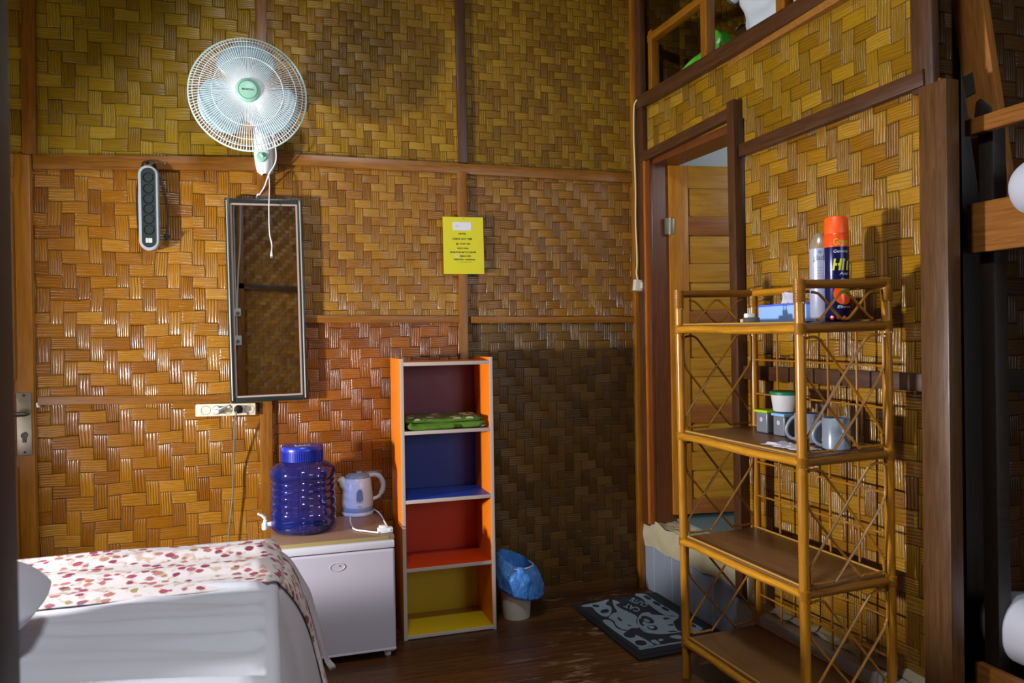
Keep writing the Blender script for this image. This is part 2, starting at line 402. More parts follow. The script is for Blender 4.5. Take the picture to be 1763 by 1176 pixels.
# wall behind the camera, with a window added for fill; the mirror shows the wall
FW_ = T(0, YF, 0) @ Matrix.Rotation(PI, 4, 'Z')        # local x = -world x, local y = -world y
fx0, fx1, fz0, fz1 = -1.3, .1, 1.0, 2.35               # local x range: world x -.1 .. 1.3
w = MB()
for a, b, c, d in ((-2.3, fx0, 0, ZC), (fx1, 3.84, 0, ZC), (fx0, fx1, 0, fz0), (fx0, fx1, fz1, ZC)): w.b2((a, 0, c), (b, .04, d))
struct(w.build('wall_front', W_M, mtx=FW_), 'woven bamboo wall seen only in the mirror', 'wall')
w = MB()
for lo, hi in (((fx0-.05, -.02, fz0-.05), (fx1+.05, .05, fz0)), ((fx0-.05, -.02, fz1), (fx1+.05, .05, fz1+.05)), ((fx0-.05, -.02, fz0), (fx0, .05, fz1)), ((fx1, -.02, fz0), (fx1+.05, .05, fz1))): w.b2(lo, hi, .004)
struct(w.build('fill_window', WD_RAIL, mtx=FW_), 'added open wooden window frame behind the camera, for fill light', 'window')
def mir(x, y):                                          # where the mirror pixel falls on the wall behind
    p = onY(x, y, -YF-.06); return (-p.x, p.z)
bar(mir(405, 492), mir(520, 500), .06, .03, WD_DARK, 'dark rail seen across the mirror reflection', FW_)
a, b = mir(412, 340), mir(414, 690); bar((a[0], 0), (a[0], ZC), .07, .03, WD_RAIL, 'upright stud seen at the left of the mirror reflection', FW_)
# ---- bathroom wall
w = MB()
for k, a, b, c, d in ((1, .0, .86, 2.16, 2.45), (1, .86, 1.735, 2.03, 2.45), (0, .86, 1.78, .19, 2.03), (0, -.02, .06, .0, 2.16)): w.mi = k; w.b2((a, 0, c), (b, .035, d))
struct(w.build('wall_right', [W_R, W_RU], mtx=RW), 'woven bamboo bathroom wall behind the rattan shelf', 'wall')
bar((.02, 2.448), (1.80, 2.462), .062, .034, WD_DARK, 'long dark beam under the open storage loft', RW)
bar((.86, 2.024), (1.745, 2.040), .05, .03, WD_DARK, 'dark horizontal rail right of the bathroom door head', RW)
bar((.06, 2.168), (.835, 2.194), .048, .032, WD_DARK, 'dark lintel over the bathroom doorway', RW)
bar((.068, .33), (.062, 2.43), .060, .028, WD_DARK, 'dark post between room corner and bathroom doorway', RW)
bar((.842, .2), (.826, 2.235), .048, .045, WD_DARK, 'tall dark post right of the bathroom doorway', RW)
bar((.86, 1.125), (1.745, 1.125), .055, .024, WD_DARK, 'dark horizontal rail behind the rattan shelf', RW)
bar((1.79, .0), (1.795, 2.005), .095, .05, WD_POST, 'wide brown end post of the bathroom wall', RW)
bar((1.735, 2.0), (1.715, ZC), .075, .03, WD_DARK, 'narrow upper post continuing to the loft', RW, .01)
w = MB()                                                # jambs of the doorway
w.b2((.105, -.018, .34), (.135, .0, 2.16), .003); w.b2((.10, 0, .34), (.135, .14, 2.16)); w.b2((.10, .0, 2.125), (.84, .14, 2.16)); w.b2((.805, .0, .34), (.84, .14, 2.16))
NTRIM[0] += 1
struct(w.build('trim_%d' % NTRIM[0], wood('jamb wood', '4a260e', '703c18', .36, axis=2), mtx=RW), 'brown jambs lining the bathroom doorway', 'door frame')
NTRIM[0] += 1
o = MB().b2((.092, -.03, .34), (.112, -.012, 2.15), .004).build('trim_%d' % NTRIM[0], wood('jamb bead', '7c3a0c', 'b4681c', .3, axis=2), mtx=RW); struct(o, 'thin orange bead on the bathroom door jamb', 'door frame')
# plinth and step under the bathroom wall
pl = MB().b2((.0, -.012, 0), (.86, .14, .235), .006).build('trim_%d' % (NTRIM[0]+1), TILE, mtx=RW); NTRIM[0] += 1
struct(pl, 'grey tiled plinth under the bathroom doorway', 'plinth')
def rough(p, k=.012): return p + Vector((noise.noise(p*14), noise.noise(p*14+Vector((7, 0, 0))), noise.noise(p*11+Vector((0, 9, 0)))))*k
q = MB()
q.grid(lambda u, v: rough(Vector((.0+.86*u, -.016-.008*math.sin(v*PI), .222+.125*v+.02*noise.noise(Vector((u*9, 2, 0)))*(1 if v > .5 else .8))), .010), 60, 8)
q.grid(lambda u, v: rough(Vector((.0+.86*u, -.016+.15*v, .347+.012*noise.noise(Vector((u*16, v*5, 0))))), .010), 60, 8)
q.build('plaster', PLASTER, pl)
ld = MB().b2((.86, -.075, 0), (1.86, .03, .195), .006).build('trim_%d' % (NTRIM[0]+1), TILE_L, mtx=RW); NTRIM[0] += 1
struct(ld, 'pale tiled ledge along the foot of the bathroom wall', 'plinth')
q = MB().grid(lambda u, v: rough(Vector((.86+.92*u, -.03+.04*v, .198+.022*v+.01*noise.noise(Vector((u*22, v*3, 5))))), .008), 70, 5); q.build('mortar', PLASTER, ld)
q = MB().b2((.845, -.022, .20), (.872, .02, .36), .004); q.build('plaster_edge', plain('cream edge', 'b8b098', .8), ld)
# bathroom interior
BX = 1.55
o = MB().b2((.12, -1.55, .30), (BX, -.04, .362)).build('floor_bathroom', TEAL); struct(o, 'teal bathroom floor behind the doorway', 'floor')
w = MB().b2((.12, -.04, .362), (BX, -.002, 2.40)); struct(w.build('wall_bathroom_back', PALE), 'pale blue grey bathroom wall above the open door', 'wall')
w = MB().b2((BX, -1.55, .30), (BX+.04, -.002, 2.40)); struct(w.build('wall_bathroom_right', PALE), 'pale bathroom wall opposite the doorway', 'wall')
w = MB().b2((.16, -1.55, .30), (BX, -1.52, 2.40)); struct(w.build('wall_bathroom_front', PALE), 'pale bathroom wall backing the bunk alcove', 'wall')
o = MB().b2((.04, -1.60, 2.40), (2.3, -.002, 2.445)).build('floor_loft', wood('loft boards', '6c4012', 'a06c24', .5)); struct(o, 'board floor of the storage loft over the bathroom', 'floor')
# bunk alcove
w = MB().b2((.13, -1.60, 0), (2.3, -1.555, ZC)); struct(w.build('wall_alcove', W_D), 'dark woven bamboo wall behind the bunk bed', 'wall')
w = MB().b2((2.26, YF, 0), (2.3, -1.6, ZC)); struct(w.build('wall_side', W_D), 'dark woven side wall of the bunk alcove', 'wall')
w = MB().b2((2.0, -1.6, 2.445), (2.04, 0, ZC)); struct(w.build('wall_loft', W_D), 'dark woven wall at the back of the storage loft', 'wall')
AW = T(0, -1.60, 0)
def apt(x, y): p = onY(x, y, -1.6); return (p.x, p.z)
p, q = apt(1600, 653), apt(1900, 656); bar(p, q, .075, .02, WD_BLACK, 'blackened rail on the alcove wall', AW)
p, q = apt(1664, 500), apt(1680, 500); bar(((p[0]+q[0])/2, 0), ((p[0]+q[0])/2, ZC), .13, .03, WD_BLACK, 'blackened upright board in the corner of the alcove', AW)
# loft front framing
def lp(x, y): return onR(x, y, .0)
bar((.562, 2.47), (.562, 2.80), .05, .045, WD_RAIL, 'upright of the loft front by the green bag', RW, .06)
bar((1.066, 2.47), (1.06, 3.2), .05, .045, WD_RAIL, 'upright of the loft front by the white bag', RW, .06)
bar((.10, 2.47), (.10, 2.80), .035, .045, WD_RAIL, 'short upright of the loft front at the corner', RW, .06)
bar((.08, 2.765), (.585, 2.775), .035, .045, WD_RAIL, 'short rail joining the two loft uprights', RW, .058)
bar((.055, 2.45), (.055, ZC), .06, .03, WD_DARK, 'dark corner post rising past the loft', RW, .0)
# dark house post at the very left of the view
p = onY(17, 588, -2.62)
o = MB().b2((p.x-.10, -2.70, 0), (p.x, -2.60, ZC), .006).build('trim_%d' % (NTRIM[0]+1), WD_BLACK); NTRIM[0] += 1
struct(o, 'near dark house post at the left edge of the photo', 'post')
# ------------------------------------------------------------------ brown door in the back wall
d1 = MB().b2((DX0, -.008, .01), (DX1, .03, DZ1)).build('door_1', WD_DOOR); struct(d1, 'brown panelled wooden door at the left of the back wall', 'door')
e = onY(28, 500, -.01).x
q = MB().b2((e, -.018, .01), (DX1-.004, -.006, DZ1-.004), .004).b2((DX0+.004, -.018, .01), (DX0+.1, -.006, DZ1-.004), .004)
q.build('stile', WD_DOOR, d1)
for z0, z1 in ((.01, .2), (.86, 1.08), (1.96, DZ1-.004)): MB().b2((DX0+.1, -.018, z0), (e, -.006, z1), .004).build('rail', WD_DOORX, d1)
mo = plain('door bead', 'c89a6c', .25)
for y0, y1 in ((334, 655), (682, 780), (806, 985)):
    a, b = onY(19, y0, -.02), onY(20, y1, -.02); MB().tube([(e-.012, -.016, a.z), (e-.012, -.016, b.z)], .007, 8).build('bead', WD_DOOR, d1)
a, b = onY(28, 676, -.02), onY(57, 783, -.02)
lk = MB().b2((a.x, -.024, b.z), (b.x-.002, -.017, a.z), .002); lk = lk.build('lock_plate', STEEL, d1)
hz = onY(42, 712, -.02).z; hx = (a.x+b.x)/2
q = MB().tube([(hx+.012, -.022, hz), (hx+.012, -.055, hz), (hx+.004, -.062, hz), (hx-.10, -.060, hz-.002)], .009, 10); q.build('handle', STEEL_D, lk)
kz = onY(43, 752, -.02).z
q = MB().cyl((hx, -.028, kz+.006), .012, .01, 16, 'Y').b2((hx-.006, -.032, kz-.022), (hx+.006, -.022, kz)); q.build('keyhole', STEEL_D, lk)
for z in (a.z-.012, b.z+.012): MB().cyl((hx, -.025, z), .0045, .004, 10, 'Y').build('screw', BLACK_P, lk)
p = onY(66, 697, -.02); o = MB().b2((p.x-.009, -.014, p.z-.012), (p.x+.006, 0, p.z+.01), .002).build('strike_plate', STEEL); tag(o, 'small pale metal strike plate beside the brown door', 'strike plate')
# ------------------------------------------------------------------ bathroom door, standing open
hp = RW @ Vector((.150, .085, 0)); top = onY(1165, 285, hp.y).z; LFW, LFT = .64, .035
d2 = bpy.data.objects.new('door_2', None); COL.objects.link(d2); d2.location = (hp.x, hp.y, 0); d2.rotation_euler = (0, 0, -.13)
struct(d2, 'brown panelled bathroom door standing open inside the doorway', 'door')
zb = .385
MB().b2((0, 0, zb), (.098, LFT, top), .003).build('stile', WD_DOOR, d2); MB().b2((LFW-.098, 0, zb), (LFW, LFT, top), .003).build('stile', WD_DOOR, d2)
pz = top-.112; k = 0
MB().b2((.098, .002, pz), (LFW-.098, LFT-.002, top), .002).build('rail', WD_DOORX, d2)
while pz-.145 > zb:
    MB().b2((.10, .011, pz-.145), (LFW-.10, LFT-.008, pz+.003), .0).b2((.106, .006, pz-.139), (LFW-.106, LFT-.01, pz-.005), .004).build('panel', WD_DOORX, d2)
    nz = max(pz-.145-.09, zb)
    MB().b2((.098, .002, nz), (LFW-.098, LFT-.002, pz-.145), .002).build('rail', WD_DOORM if k % 2 == 0 else WD_DOORX, d2); pz = nz; k += 1
hz = onY(1163, 390, hp.y).z
q = MB().b2((-.028, -.006, hz-.04), (-.004, .002, hz+.04), .001).b2((.0, -.004, hz-.04), (.022, .002, hz+.04), .001).tube([(-.002, -.006, hz-.042), (-.002, -.006, hz+.042)], .006, 10)
q.build('hinge', STEEL, d2)
# ------------------------------------------------------------------ things on the back wall
FANW = plain('fan white', 'e4ecee', .35, var=.02); FANG = plain('fan mint', '9ed8bc', .35, var=.03)
BLADE = plain('fan blade', 'a2c2c8', .3, var=.02); CHROME = plain('guard wire', 'f0f6f6', .3, 0., .02)
RINGM = plain('mint ring', 'cfe8dc', .35, var=.02); INK = plain('dark ink', '1c1a14', .6); REDINK = plain('dark red ink', '5a2430', .5)
def fit_text(body, width, height, mat, mtx, thick=0., depth=.0003, shear=0.):
    me = text('t', body, 1., mat, None, Matrix(), 'CENTER', thick, 0., shear)
    xs_ = [v.co.x for v in me.vertices]; zs_ = [v.co.z for v in me.vertices]
    sx, sz = width/(max(xs_)-min(xs_)), height/(max(zs_)-min(zs_)); cx, cz = (max(xs_)+min(xs_))/2, (max(zs_)+min(zs_))/2
    me.transform(mtx @ Matrix.Diagonal((sx, 1, sz, 1)) @ T(-cx, 0, -cz)); return me
base = onY(456, 270, 0)
fan = thing('wall_fan', 'white and mint round wall fan mounted above the tall mirror', 'fan', (base.x, 0, base.z))
rc = onY(427.5, 163.5, -.30); FR = (onY(529, 165, -.30).x-onY(326, 165, -.30).x)/2
fx, fz = rc.x-base.x, rc.z-base.z
q = MB()                                                     # teardrop base on the wall
zt, zb = onY(456, 200, 0).z-base.z, onY(456, 301, -.04).z-base.z
def fan_base(u, v):
    t = v; z = zb+(zt-zb)*t
    wv = .058*math.sin(PI*min(1, (t*.62+.10)))**.6*(1-.35*t); wv = max(wv, .012) if t > 0 else .012
    a = PI*u
    return Vector((-wv*math.cos(a), -.012-(.085*(.55+.45*math.sin(PI*min(1, t*1.1+.1))))*math.sin(a)**.7, z))
q.grid(fan_base, 20, 18); q.b2((-.03, -.02, zb+.02), (.03, 0, zt-.01), .006)
q.build('mounting_base', FANW, fan, 60)
gp = onY(451, 269, -.10); q = MB()
q.lathe([(.0, .012), (.018, .010), (.024, 0), (.024, -.02)], 20, T(gp.x-base.x, -.088, gp.z-base.z) @ Matrix.Rotation(PI/2, 4, 'X')).tube([(gp.x-base.x-.004, -.100, gp.z-base.z+.01), (gp.x-base.x+.006, -.102, gp.z-base.z-.004)], .006, 8)
q.build('control_panel', FANG, fan)
def ymat(y): return T(fx, y, fz) @ Matrix.Rotation(PI/2, 4, 'X')       # local z -> -y
q = MB().lathe([(.0, -.145), (.040, -.14), (.058, -.12), (.064, -.06), (.062, -.01), (.05, .0), (0, .0)], 28, ymat(-.235))
q.build('motor_housing', FANW, fan)
q = MB().tube(spline([(.0, -.06, zt-.03), (.0, -.07, zt+.02), (fx*.6, -.11, fz-.05), (fx, -.14, fz-.02)], 6), [.022]*18+[.026], 12); q.build('neck', FANW, fan)
def blade(a0):
    span = 1.78
    def fn(u, v):
        r = .028+(.90*FR-.028)*u
        s = (v-.5)*span*(.55+.45*math.sin(PI*min(u*.55+.28, 1))); rr = r*(1-.16*max(0, u-.6)/.4*(2*v-1)**2) if u > .6 else r
        a = a0+s+.12*u
        return Vector((fx+rr*math.cos(a), -.318+.034*(v-.5)*(1-.3*u), fz+rr*math.sin(a)))
    q = MB().grid(fn, 12, 14); b = q.build('blade', BLADE, fan, 80); m = b.modifiers.new('t', 'SOLIDIFY'); m.thickness = .002
for a0 in (87, 205, -36): blade(math.radians(a0))
q = MB().lathe([(.0, .03), (.03, .028), (.036, .01), (.036, -.03)], 24, ymat(-.318)); q.build('blade_hub', BLADE, fan)
def guard(name, y0, dome, n, r0, rings, mat, wr):
    q = MB()
    def yy(r): return y0+dome*(1-((r-r0)/(FR-r0))**2.3)
    for k in range(n):
        a = 2*PI*k/n+.01; P = []
        for t in (0, .3, .58, .8, .93, 1.):
            r = r0+(FR-r0)*t; P.append((fx+r*math.cos(a), yy(r), fz+r*math.sin(a)))
        q.tube(P, wr, 4)
    for r in rings: q.tube([(fx+r*FR*math.cos(2*PI*k/64), yy(r*FR), fz+r*FR*math.sin(2*PI*k/64)) for k in range(64)], wr*1.15, 5, True)
    return q.build(name, mat, fan, 70)
guard('front_guard', -.303, -.058, 120, .040, (.60, .82, .93), CHROME, .0013)
guard('rear_guard', -.297, .085, 84, .060, (.6, .85), CHROME, .00105)
q = MB().tube([(fx+FR*math.cos(2*PI*k/72), -.30, fz+FR*math.sin(2*PI*k/72)) for k in range(72)], .0038, 8, True); q.build('guard_ring', RINGM, fan)
q = MB().lathe([(0, .012), (.030, .0115), (.042, .008), (.048, .0), (.048, -.01), (0, -.01)], 36, ymat(-.362)); badge = q.build('badge', FANG, fan)
q = MB().tube([(fx+.0355*math.cos(2*PI*k/48), -.3722, fz+.0355*math.sin(2*PI*k/48)) for k in range(48)], .0009, 5, True); q.build('badge_ring', REDINK, badge)
join_meshes('lettering', [fit_text('MASPION', .044, .0075, REDINK, T(fx, -.3747, fz), .02)], REDINK, badge)
def rel(p, o): return Vector(p)-Vector(o)
P = [rel(onY(x, y, d), (base.x, 0, base.z)) for x, y, d in ((463, 300, -.06), (464, 320, -.07), (463, 360, -.075), (464, 400, -.075), (468, 420, -.075), (467.5, 434, -.075))]
q = MB().tube(spline(P, 5), .0021, 6); pc = q.build('pull_cord', WHITE_P, fan)
q = MB().lathe([(.0, .012), (.003, .011), (.0055, -.004), (.0055, -.010), (0, -.011)], 12, T(*(P[-1]-Vector((0, 0, .008))))); q.build('cord_knob', WHITE_P, pc)
P = [rel(onY(x, y, d), (base.x, 0, base.z)) for x, y, d in ((468, 225, -.10), (475, 258, -.10), (474, 280, -.075), (463, 300, -.06), (455, 322, -.03), (447, 335, -.025), (440, 350, -.02), (420, 500, -.021), (405, 640, -.021), (399, 689, -.022))]
P2 = [rel(onY(x, y, d), (base.x, 0, base.z)) for x, y, d in ((395, 697, -.040), (384, 702, -.062), (374, 706.5, -.066))]
q = MB().tube(spline(P+P2, 5), .003, 6); pw = q.build('power_cord', WHITE_P, fan)
pp = rel(onY(373.5, 705.8, -.04), (base.x, 0, base.z))
q = MB().cyl((pp.x, -.052, pp.z), .0165, .022, 20, 'Y', .004).box((pp.x-.004, -.068, pp.z-.002), (.028, .016, .014), .004, Matrix.Rotation(.25, 3, 'Y')); q.build('plug', WHITE_P, fan)

# grey and black socket strip hanging from a nail
GREY = plain('strip grey', 'a8b0b4', .35, var=.03); SDARK = plain('strip face', '26302e', .4); SOCK = plain('socket dark', '0c0e0e', .3); GLOSSD = plain('socket rim', '3c4446', .2)
c = onY(258.3, 360.5, -.02); hh = (onY(258, 288, -.04).z-onY(258, 433.5, -.04).z)/2; hw = (onY(275.6, 360, -.04).x-onY(241, 360, -.04).x)/2
st = thing('socket_strip', 'grey and black six socket power strip hanging from a nail', 'power strip', (c.x, -.0, c.z))
def stadium(w, h, n=14):
    P = []
    for k in range(n+1): a = PI*k/n; P.append((w*math.cos(a), (h-w)+w*math.sin(a)))
    for k in range(n+1): a = PI+PI*k/n; P.append((w*math.cos(a), -(h-w)+w*math.sin(a)))
    return P
q = MB().prism(stadium(hw, hh), -.022, -.060).prism(stadium(hw*.93, hh-.004), -.060, -.064); q.build('body', GREY, st, 30)
fpw = hw*.70; q = MB().prism(stadium(fpw, hh-hw*.30), -.063, -.0665); fp = q.build('faceplate', SDARK, st, 30)
for y in (306, 325, 342.7, 360.2, 377.7, 395.8):
    z = onY(258.3, y, -.066).z-c.z; r = .0198
    q = MB().lathe([(r, .0), (r, .0025), (r-.0025, .0028), (r-.004, -.006), (0, -.006)], 28, T(0, -.0662, z) @ Matrix.Rotation(PI/2, 4, 'X'))
    so = q.build('socket', SOCK, st)
    q = MB().tube([((r-.001)*math.cos(a), -.0692, z+(r-.001)*math.sin(a)) for a in [math.radians(5+100*k/12) for k in range(13)]], .0009, 6); q.build('glint', GLOSSD, so)  # paler arc standing in for a highlight on the socket edge
    q = MB()
    for s in (-1, 1): q.cyl((s*.0095, -.0605, z), .0026, .002, 10, 'Y')
    q.b2((-.0025, -.0625, z-.0185), (.0025, -.060, z-.013)); q.build('contacts', STEEL, so)
z0, z1 = onY(258, 418, -.066).z-c.z, onY(258, 410, -.066).z-c.z
q = MB().b2((-.012, -.0695, z0), (-.002, -.066, z1), .001).b2((-.002, -.069, z0), (.013, -.066, z1), .001); q.build('switch', plain('switch white', 'c8ccc8', .3), st)
q = MB().tube(spline([(-.03, -.03, hh-.02), (-.02, -.035, hh+.015), (.0, -.03, hh+.022), (.022, -.035, hh+.014), (.03, -.03, hh-.02)], 5), .004, 8); q.build('hanging_loop', BLACK_P, st)
P = [rel(onY(x, y, -.03), (c.x, 0, c.z)) for x, y in ((262, 432), (246, 424), (239, 400), (236, 360), (236, 330), (240, 305), (250, 290))]
q = MB().tube(spline(P, 5), .0035, 7).tube(spline([rel(onY(x, y, -.03), (c.x, 0, c.z)) for x, y in ((270, 292), (278, 310), (285, 335), (289, 365), (288, 392), (286, 404))], 5), .0035, 7); q.build('cord', BLACK_P, st)
p = rel(onY(287, 407, -.035), (c.x, 0, c.z)); q = MB().cyl((p.x, -.035, p.z-.002), .012, .02, 16, 'Y', .003).tube([(p.x-.006, -.045, p.z-.002), (p.x-.006, -.062, p.z-.006)], .002, 6).tube([(p.x+.004, -.045, p.z+.004), (p.x+.004, -.062, p.z+.001)], .002, 6); q.build('plug', BLACK_P, st)
p = onY(282, 283, -.025); q = MB().tube([(p.x, 0, p.z), (p.x, -.022, p.z), (p.x+.005, -.026, p.z+.004), (p.x+.003, -.026, p.z+.009)], .0016, 6); tag(q.build('hook', STEEL), 'small metal hook screwed in the rail beside the grey socket strip', 'hook')

# mirror
a, b, e, d = onY(384, 337, -.05), onY(520, 347, -.05), onY(399, 694, -.05), onY(529.5, 687.5, -.05)
MC = (a+b+e+d)/4; mw = ((b-a).length+(d-e).length)/2; mh = ((a-e).length+(b-d).length)/2
th = math.atan2((a.x+b.x-e.x-d.x)/2, mh)
mi = thing('wall_mirror', 'tall narrow framed mirror hanging askew below the fan', 'mirror', (MC.x, -.030, MC.z), (0, th+.004, 0))
MFR = plain('mirror frame', '1a2420', .35, var=.1); 
mt = NT('mirror glass'); mt.set(Base_Color=lin('c0c0b8'), Metallic=1., Roughness=.015)
rope = NT('bead rope'); x, y, z = rope.sep(rope.obj()); rope.set(Base_Color=rope.cmix(rope.smooth(rope.m('FRACT', rope.m('MULTIPLY', rope.m('ADD', z, x), 130.)), .45, .6), lin('20261e'), lin('d0cdb8')), Roughness=.4)
fw = .021; q = MB()
for lo, hi in (((-mw/2, -.022, -mh/2), (-mw/2+fw, 0, mh/2)), ((mw/2-fw, -.022, -mh/2), (mw/2, 0, mh/2)), ((-mw/2+fw, -.022, mh/2-fw), (mw/2-fw, 0, mh/2)), ((-mw/2+fw, -.022, -mh/2), (mw/2-fw, 0, -mh/2+fw))): q.b2(lo, hi, .004)
q.build('frame', MFR, mi)
q = MB(); w2, h2 = mw/2-fw, mh/2-fw
for P in ([(-w2, h2), (w2, h2), (w2-.007, h2-.007), (-w2+.007, h2-.007)], [(w2, h2), (w2, -h2), (w2-.007, -h2+.007), (w2-.007, h2-.007)], [(-w2, -h2), (w2, -h2), (w2-.007, -h2+.007), (-w2+.007, -h2+.007)], [(-w2, h2), (-w2, -h2), (-w2+.007, -h2+.007), (-w2+.007, h2-.007)]): q.prism(P, -.016, -.002)
q.build('inner_bevel', plain('bevel pink grey', 'b09488', .35), mi)
q = MB()
for P in ([(-w2-.012, -.022, h2+.012), (-w2-.012, -.022, -h2-.012)], [(w2+.012, -.022, h2+.012), (w2+.012, -.022, -h2-.012)]): q.tube(P, .0035, 8)
q.build('beading', rope.mat, mi)
q = MB().b2((-w2+.004, -.009, -h2+.004), (w2-.004, -.003, h2-.004)); q.build('glass', mt.mat, mi)

# cream five gang strip
CREAM = plain('cream plastic', 'ded2b4', .4, var=.05); CREAMD = plain('socket cream', '7c6c4a', .45)
c = onY(389, 705.3, -.03); ra = math.atan2(onY(440, 703, -.03).z-onY(338, 706, -.03).z, .24)
w5 = onY(440.7, 704, -.04).x-onY(337, 706, -.04).x
s5 = thing('wall_socket_strip', 'cream five socket strip fixed to the wall under the mirror', 'power strip', (c.x, 0, c.z), (0, -ra, 0))
q = MB().b2((-w5/2, -.040, -.0265), (w5/2, 0, .0265), .005); q.build('body', CREAM, s5)
for x in (354.3, 373.5, 392, 410.7, 429.5):
    sx = onY(x, 705, -.04).x-c.x
    q = MB().lathe([(.0198, .0), (.0198, .0012), (.0182, .0014), (.017, -.004), (0, -.004)], 28, T(sx, -.0395, 0) @ Matrix.Rotation(PI/2, 4, 'X')); so = q.build('socket', CREAMD, s5)
    q = MB()
    for dx, dz in ((-.0075, .006), (.0075, -.006)): q.cyl((sx+dx, -.0358, dz), .0027, .002, 10, 'Y')
    for dx, dz in ((-.009, -.010), (.011, .008)): q.box((sx+dx, -.0375, dz), (.005, .004, .004))
    q.build('holes', BLACK_P, so)
# black plug with a grey cable that runs behind the bed
p = onY(410.7, 704.7, -.05)
cb = thing('plug_cord', 'black plug with grey cable hanging from the cream socket strip', 'cable', (p.x, 0, p.z))
q = MB().cyl((0, -.050, 0), .0172, .024, 20, 'Y', .004).box((-.004, -.066, .003), (.016, .014, .022), .004); q.build('plug', BLACK_P, cb)
P = [rel(onY(x, y, d), (p.x, 0, p.z)) for x, y, d in ((408, 706, -.068), (405, 722, -.07), (403.5, 760, -.05), (402, 810, -.03), (401, 850, -.03), (397, 890, -.03), (394, 920, -.03), (392, 960, -.03), (391, 1000, -.03), (390, 1080, -.03))]
q = MB().tube(spline(P, 6), .0032, 7); q.build('cable', plain('grey cable', '5c6c64', .45), cb)

# yellow notice
a, b, e, d = onY(762, 373, -.03), onY(831.5, 374.5, -.03), onY(764.5, 472, -.03), onY(834, 471.5, -.03)
c = (a+b+e+d)/4; nw, nh = (b-a).length, (a-e).length
no = thing('notice_sign', 'yellow hotel check out notice pinned to the middle stud', 'notice', (c.x, -.0285, c.z), (0, math.atan2((a.x-e.x), nh)*-1*-1, 0))
q = MB().b2((-nw/2, -.0008, -nh/2), (nw/2, .0008, nh/2)); q.build('sheet', plain('yellow paper', 'cfc516', .6, var=.04), no)
def npt(x, y): p = onY(x, y, -.03); return p.x-c.x, p.z-c.z
x0, z0 = npt(780, 396); x1, z1 = npt(811.5, 383)
q = MB().b2((x0, -.0016, z0), (x1, -.0007, z1)); sk = q.build('sticker', plain('white sticker', 'd6d6dc', .5), no)
join_meshes('lettering', [fit_text('HOTEL', .018, .004, REDINK, T(x0+.020, -.0022, (z0+z1)/2), 0.)], plain('faint ink', '8c7c8c', .6), sk)
L = []
for s, wpx, hpx, xx, yy in (('HOTEL', 15, 3.7, 796, 402.7), ('CHECK OUT TIME', 40, 3.9, 796, 411.4), ('@ 10.00 AM', 28.5, 3.9, 797, 420), ('RESTO OPEN', 22, 2.9, 797, 427.6),
                            ('FROM 07.00 AM TO 22.00 PM', 52, 3.3, 797, 434.3), ('SEMUA WiFi', 22, 3.3, 801, 441), ('PASSWORD : rumahbambu', 43, 3.0, 799.5, 446.7)):
    x, z = npt(xx, yy); L.append(fit_text(s, wpx*.0024, hpx*.0024, INK, T(x, -.0012, z), .03))
join_meshes('lettering', L, INK, no)
x, z = npt(800, 451.4); join_meshes('lettering', [fit_text('IG   @rumahbambu', 29*.0024, 2.2*.0024, INK, T(x, -.0012, z), 0.)], plain('orange ink', 'a04c14', .6), no)
x, z = npt(787, 440.5); q = MB().b2((x-.007, -.0014, z-.0055), (x+.007, -.0007, z+.0055)); ic = q.build('wifi_icon', plain('icon white', 'd8d8c8', .5), no)
q = MB()
for r in (.0022, .0042): q.tube([(x+r*math.cos(math.radians(40+100*k/8)), -.0016, z-.002+r*math.sin(math.radians(40+100*k/8))) for k in range(9)], .0006, 5)
q.cyl((x, -.0016, z-.002), .0009, .0006, 8, 'Y'); q.build('wifi_mark', plain('icon grey', '4c5048', .5), ic)
q = MB().cyl((0, -.0018, nh/2-.008), .0028, .002, 10, 'Y'); q.build('pin', STEEL, no)

# switch box with its cable in the corner
c = onY(1103, 491.5, -.06)
sw = thing('switch_box', 'cream surface switch box with cable in the room corner', 'switch', (c.x, 0, c.z))
TL_ = Matrix.Rotation(.12, 3, 'Y')
q = MB().box((-.003, -.0515, 0), (.058, .033, .056), .004, TL_); q.build('box', plain('box cream', 'c8c2b0', .4), sw)
q = MB().box((.009, -.0705, -.001), (.026, .007, .032), .003, TL_); q.build('rocker', plain('rocker', 'd6d2c4', .35), sw)
q = MB().cyl((.006, -.069, .024), .003, .002, 10, 'Y'); q.build('screw', BLACK_P, sw)
P = [rel(onY(x, y, d), (c.x, 0, c.z)) for x, y, d in ((1112, 167, -.06), (1101, 169, -.055), (1094, 176, -.045), (1091.5, 190, -.04), (1091.5, 240, -.04), (1093, 280, -.04), (1094.5, 330, -.04), (1094.5, 380, -.04), (1096.5, 430, -.045), (1097, 455, -.05), (1096, 470, -.05), (1098, 482, -.05))]
q = MB().tube(spline(P, 5), .0045, 7); q.build('cable', plain('cream cable', 'cdbf8e', .45), sw)
P = [rel(onY(x, y, -.06), (c.x, 0, c.z)) for x, y in ((1107, -60), (1108, 60), (1108.5, 160))]
q = MB().tube(P, .004, 7); q.build('conduit', BLACK_P, sw)
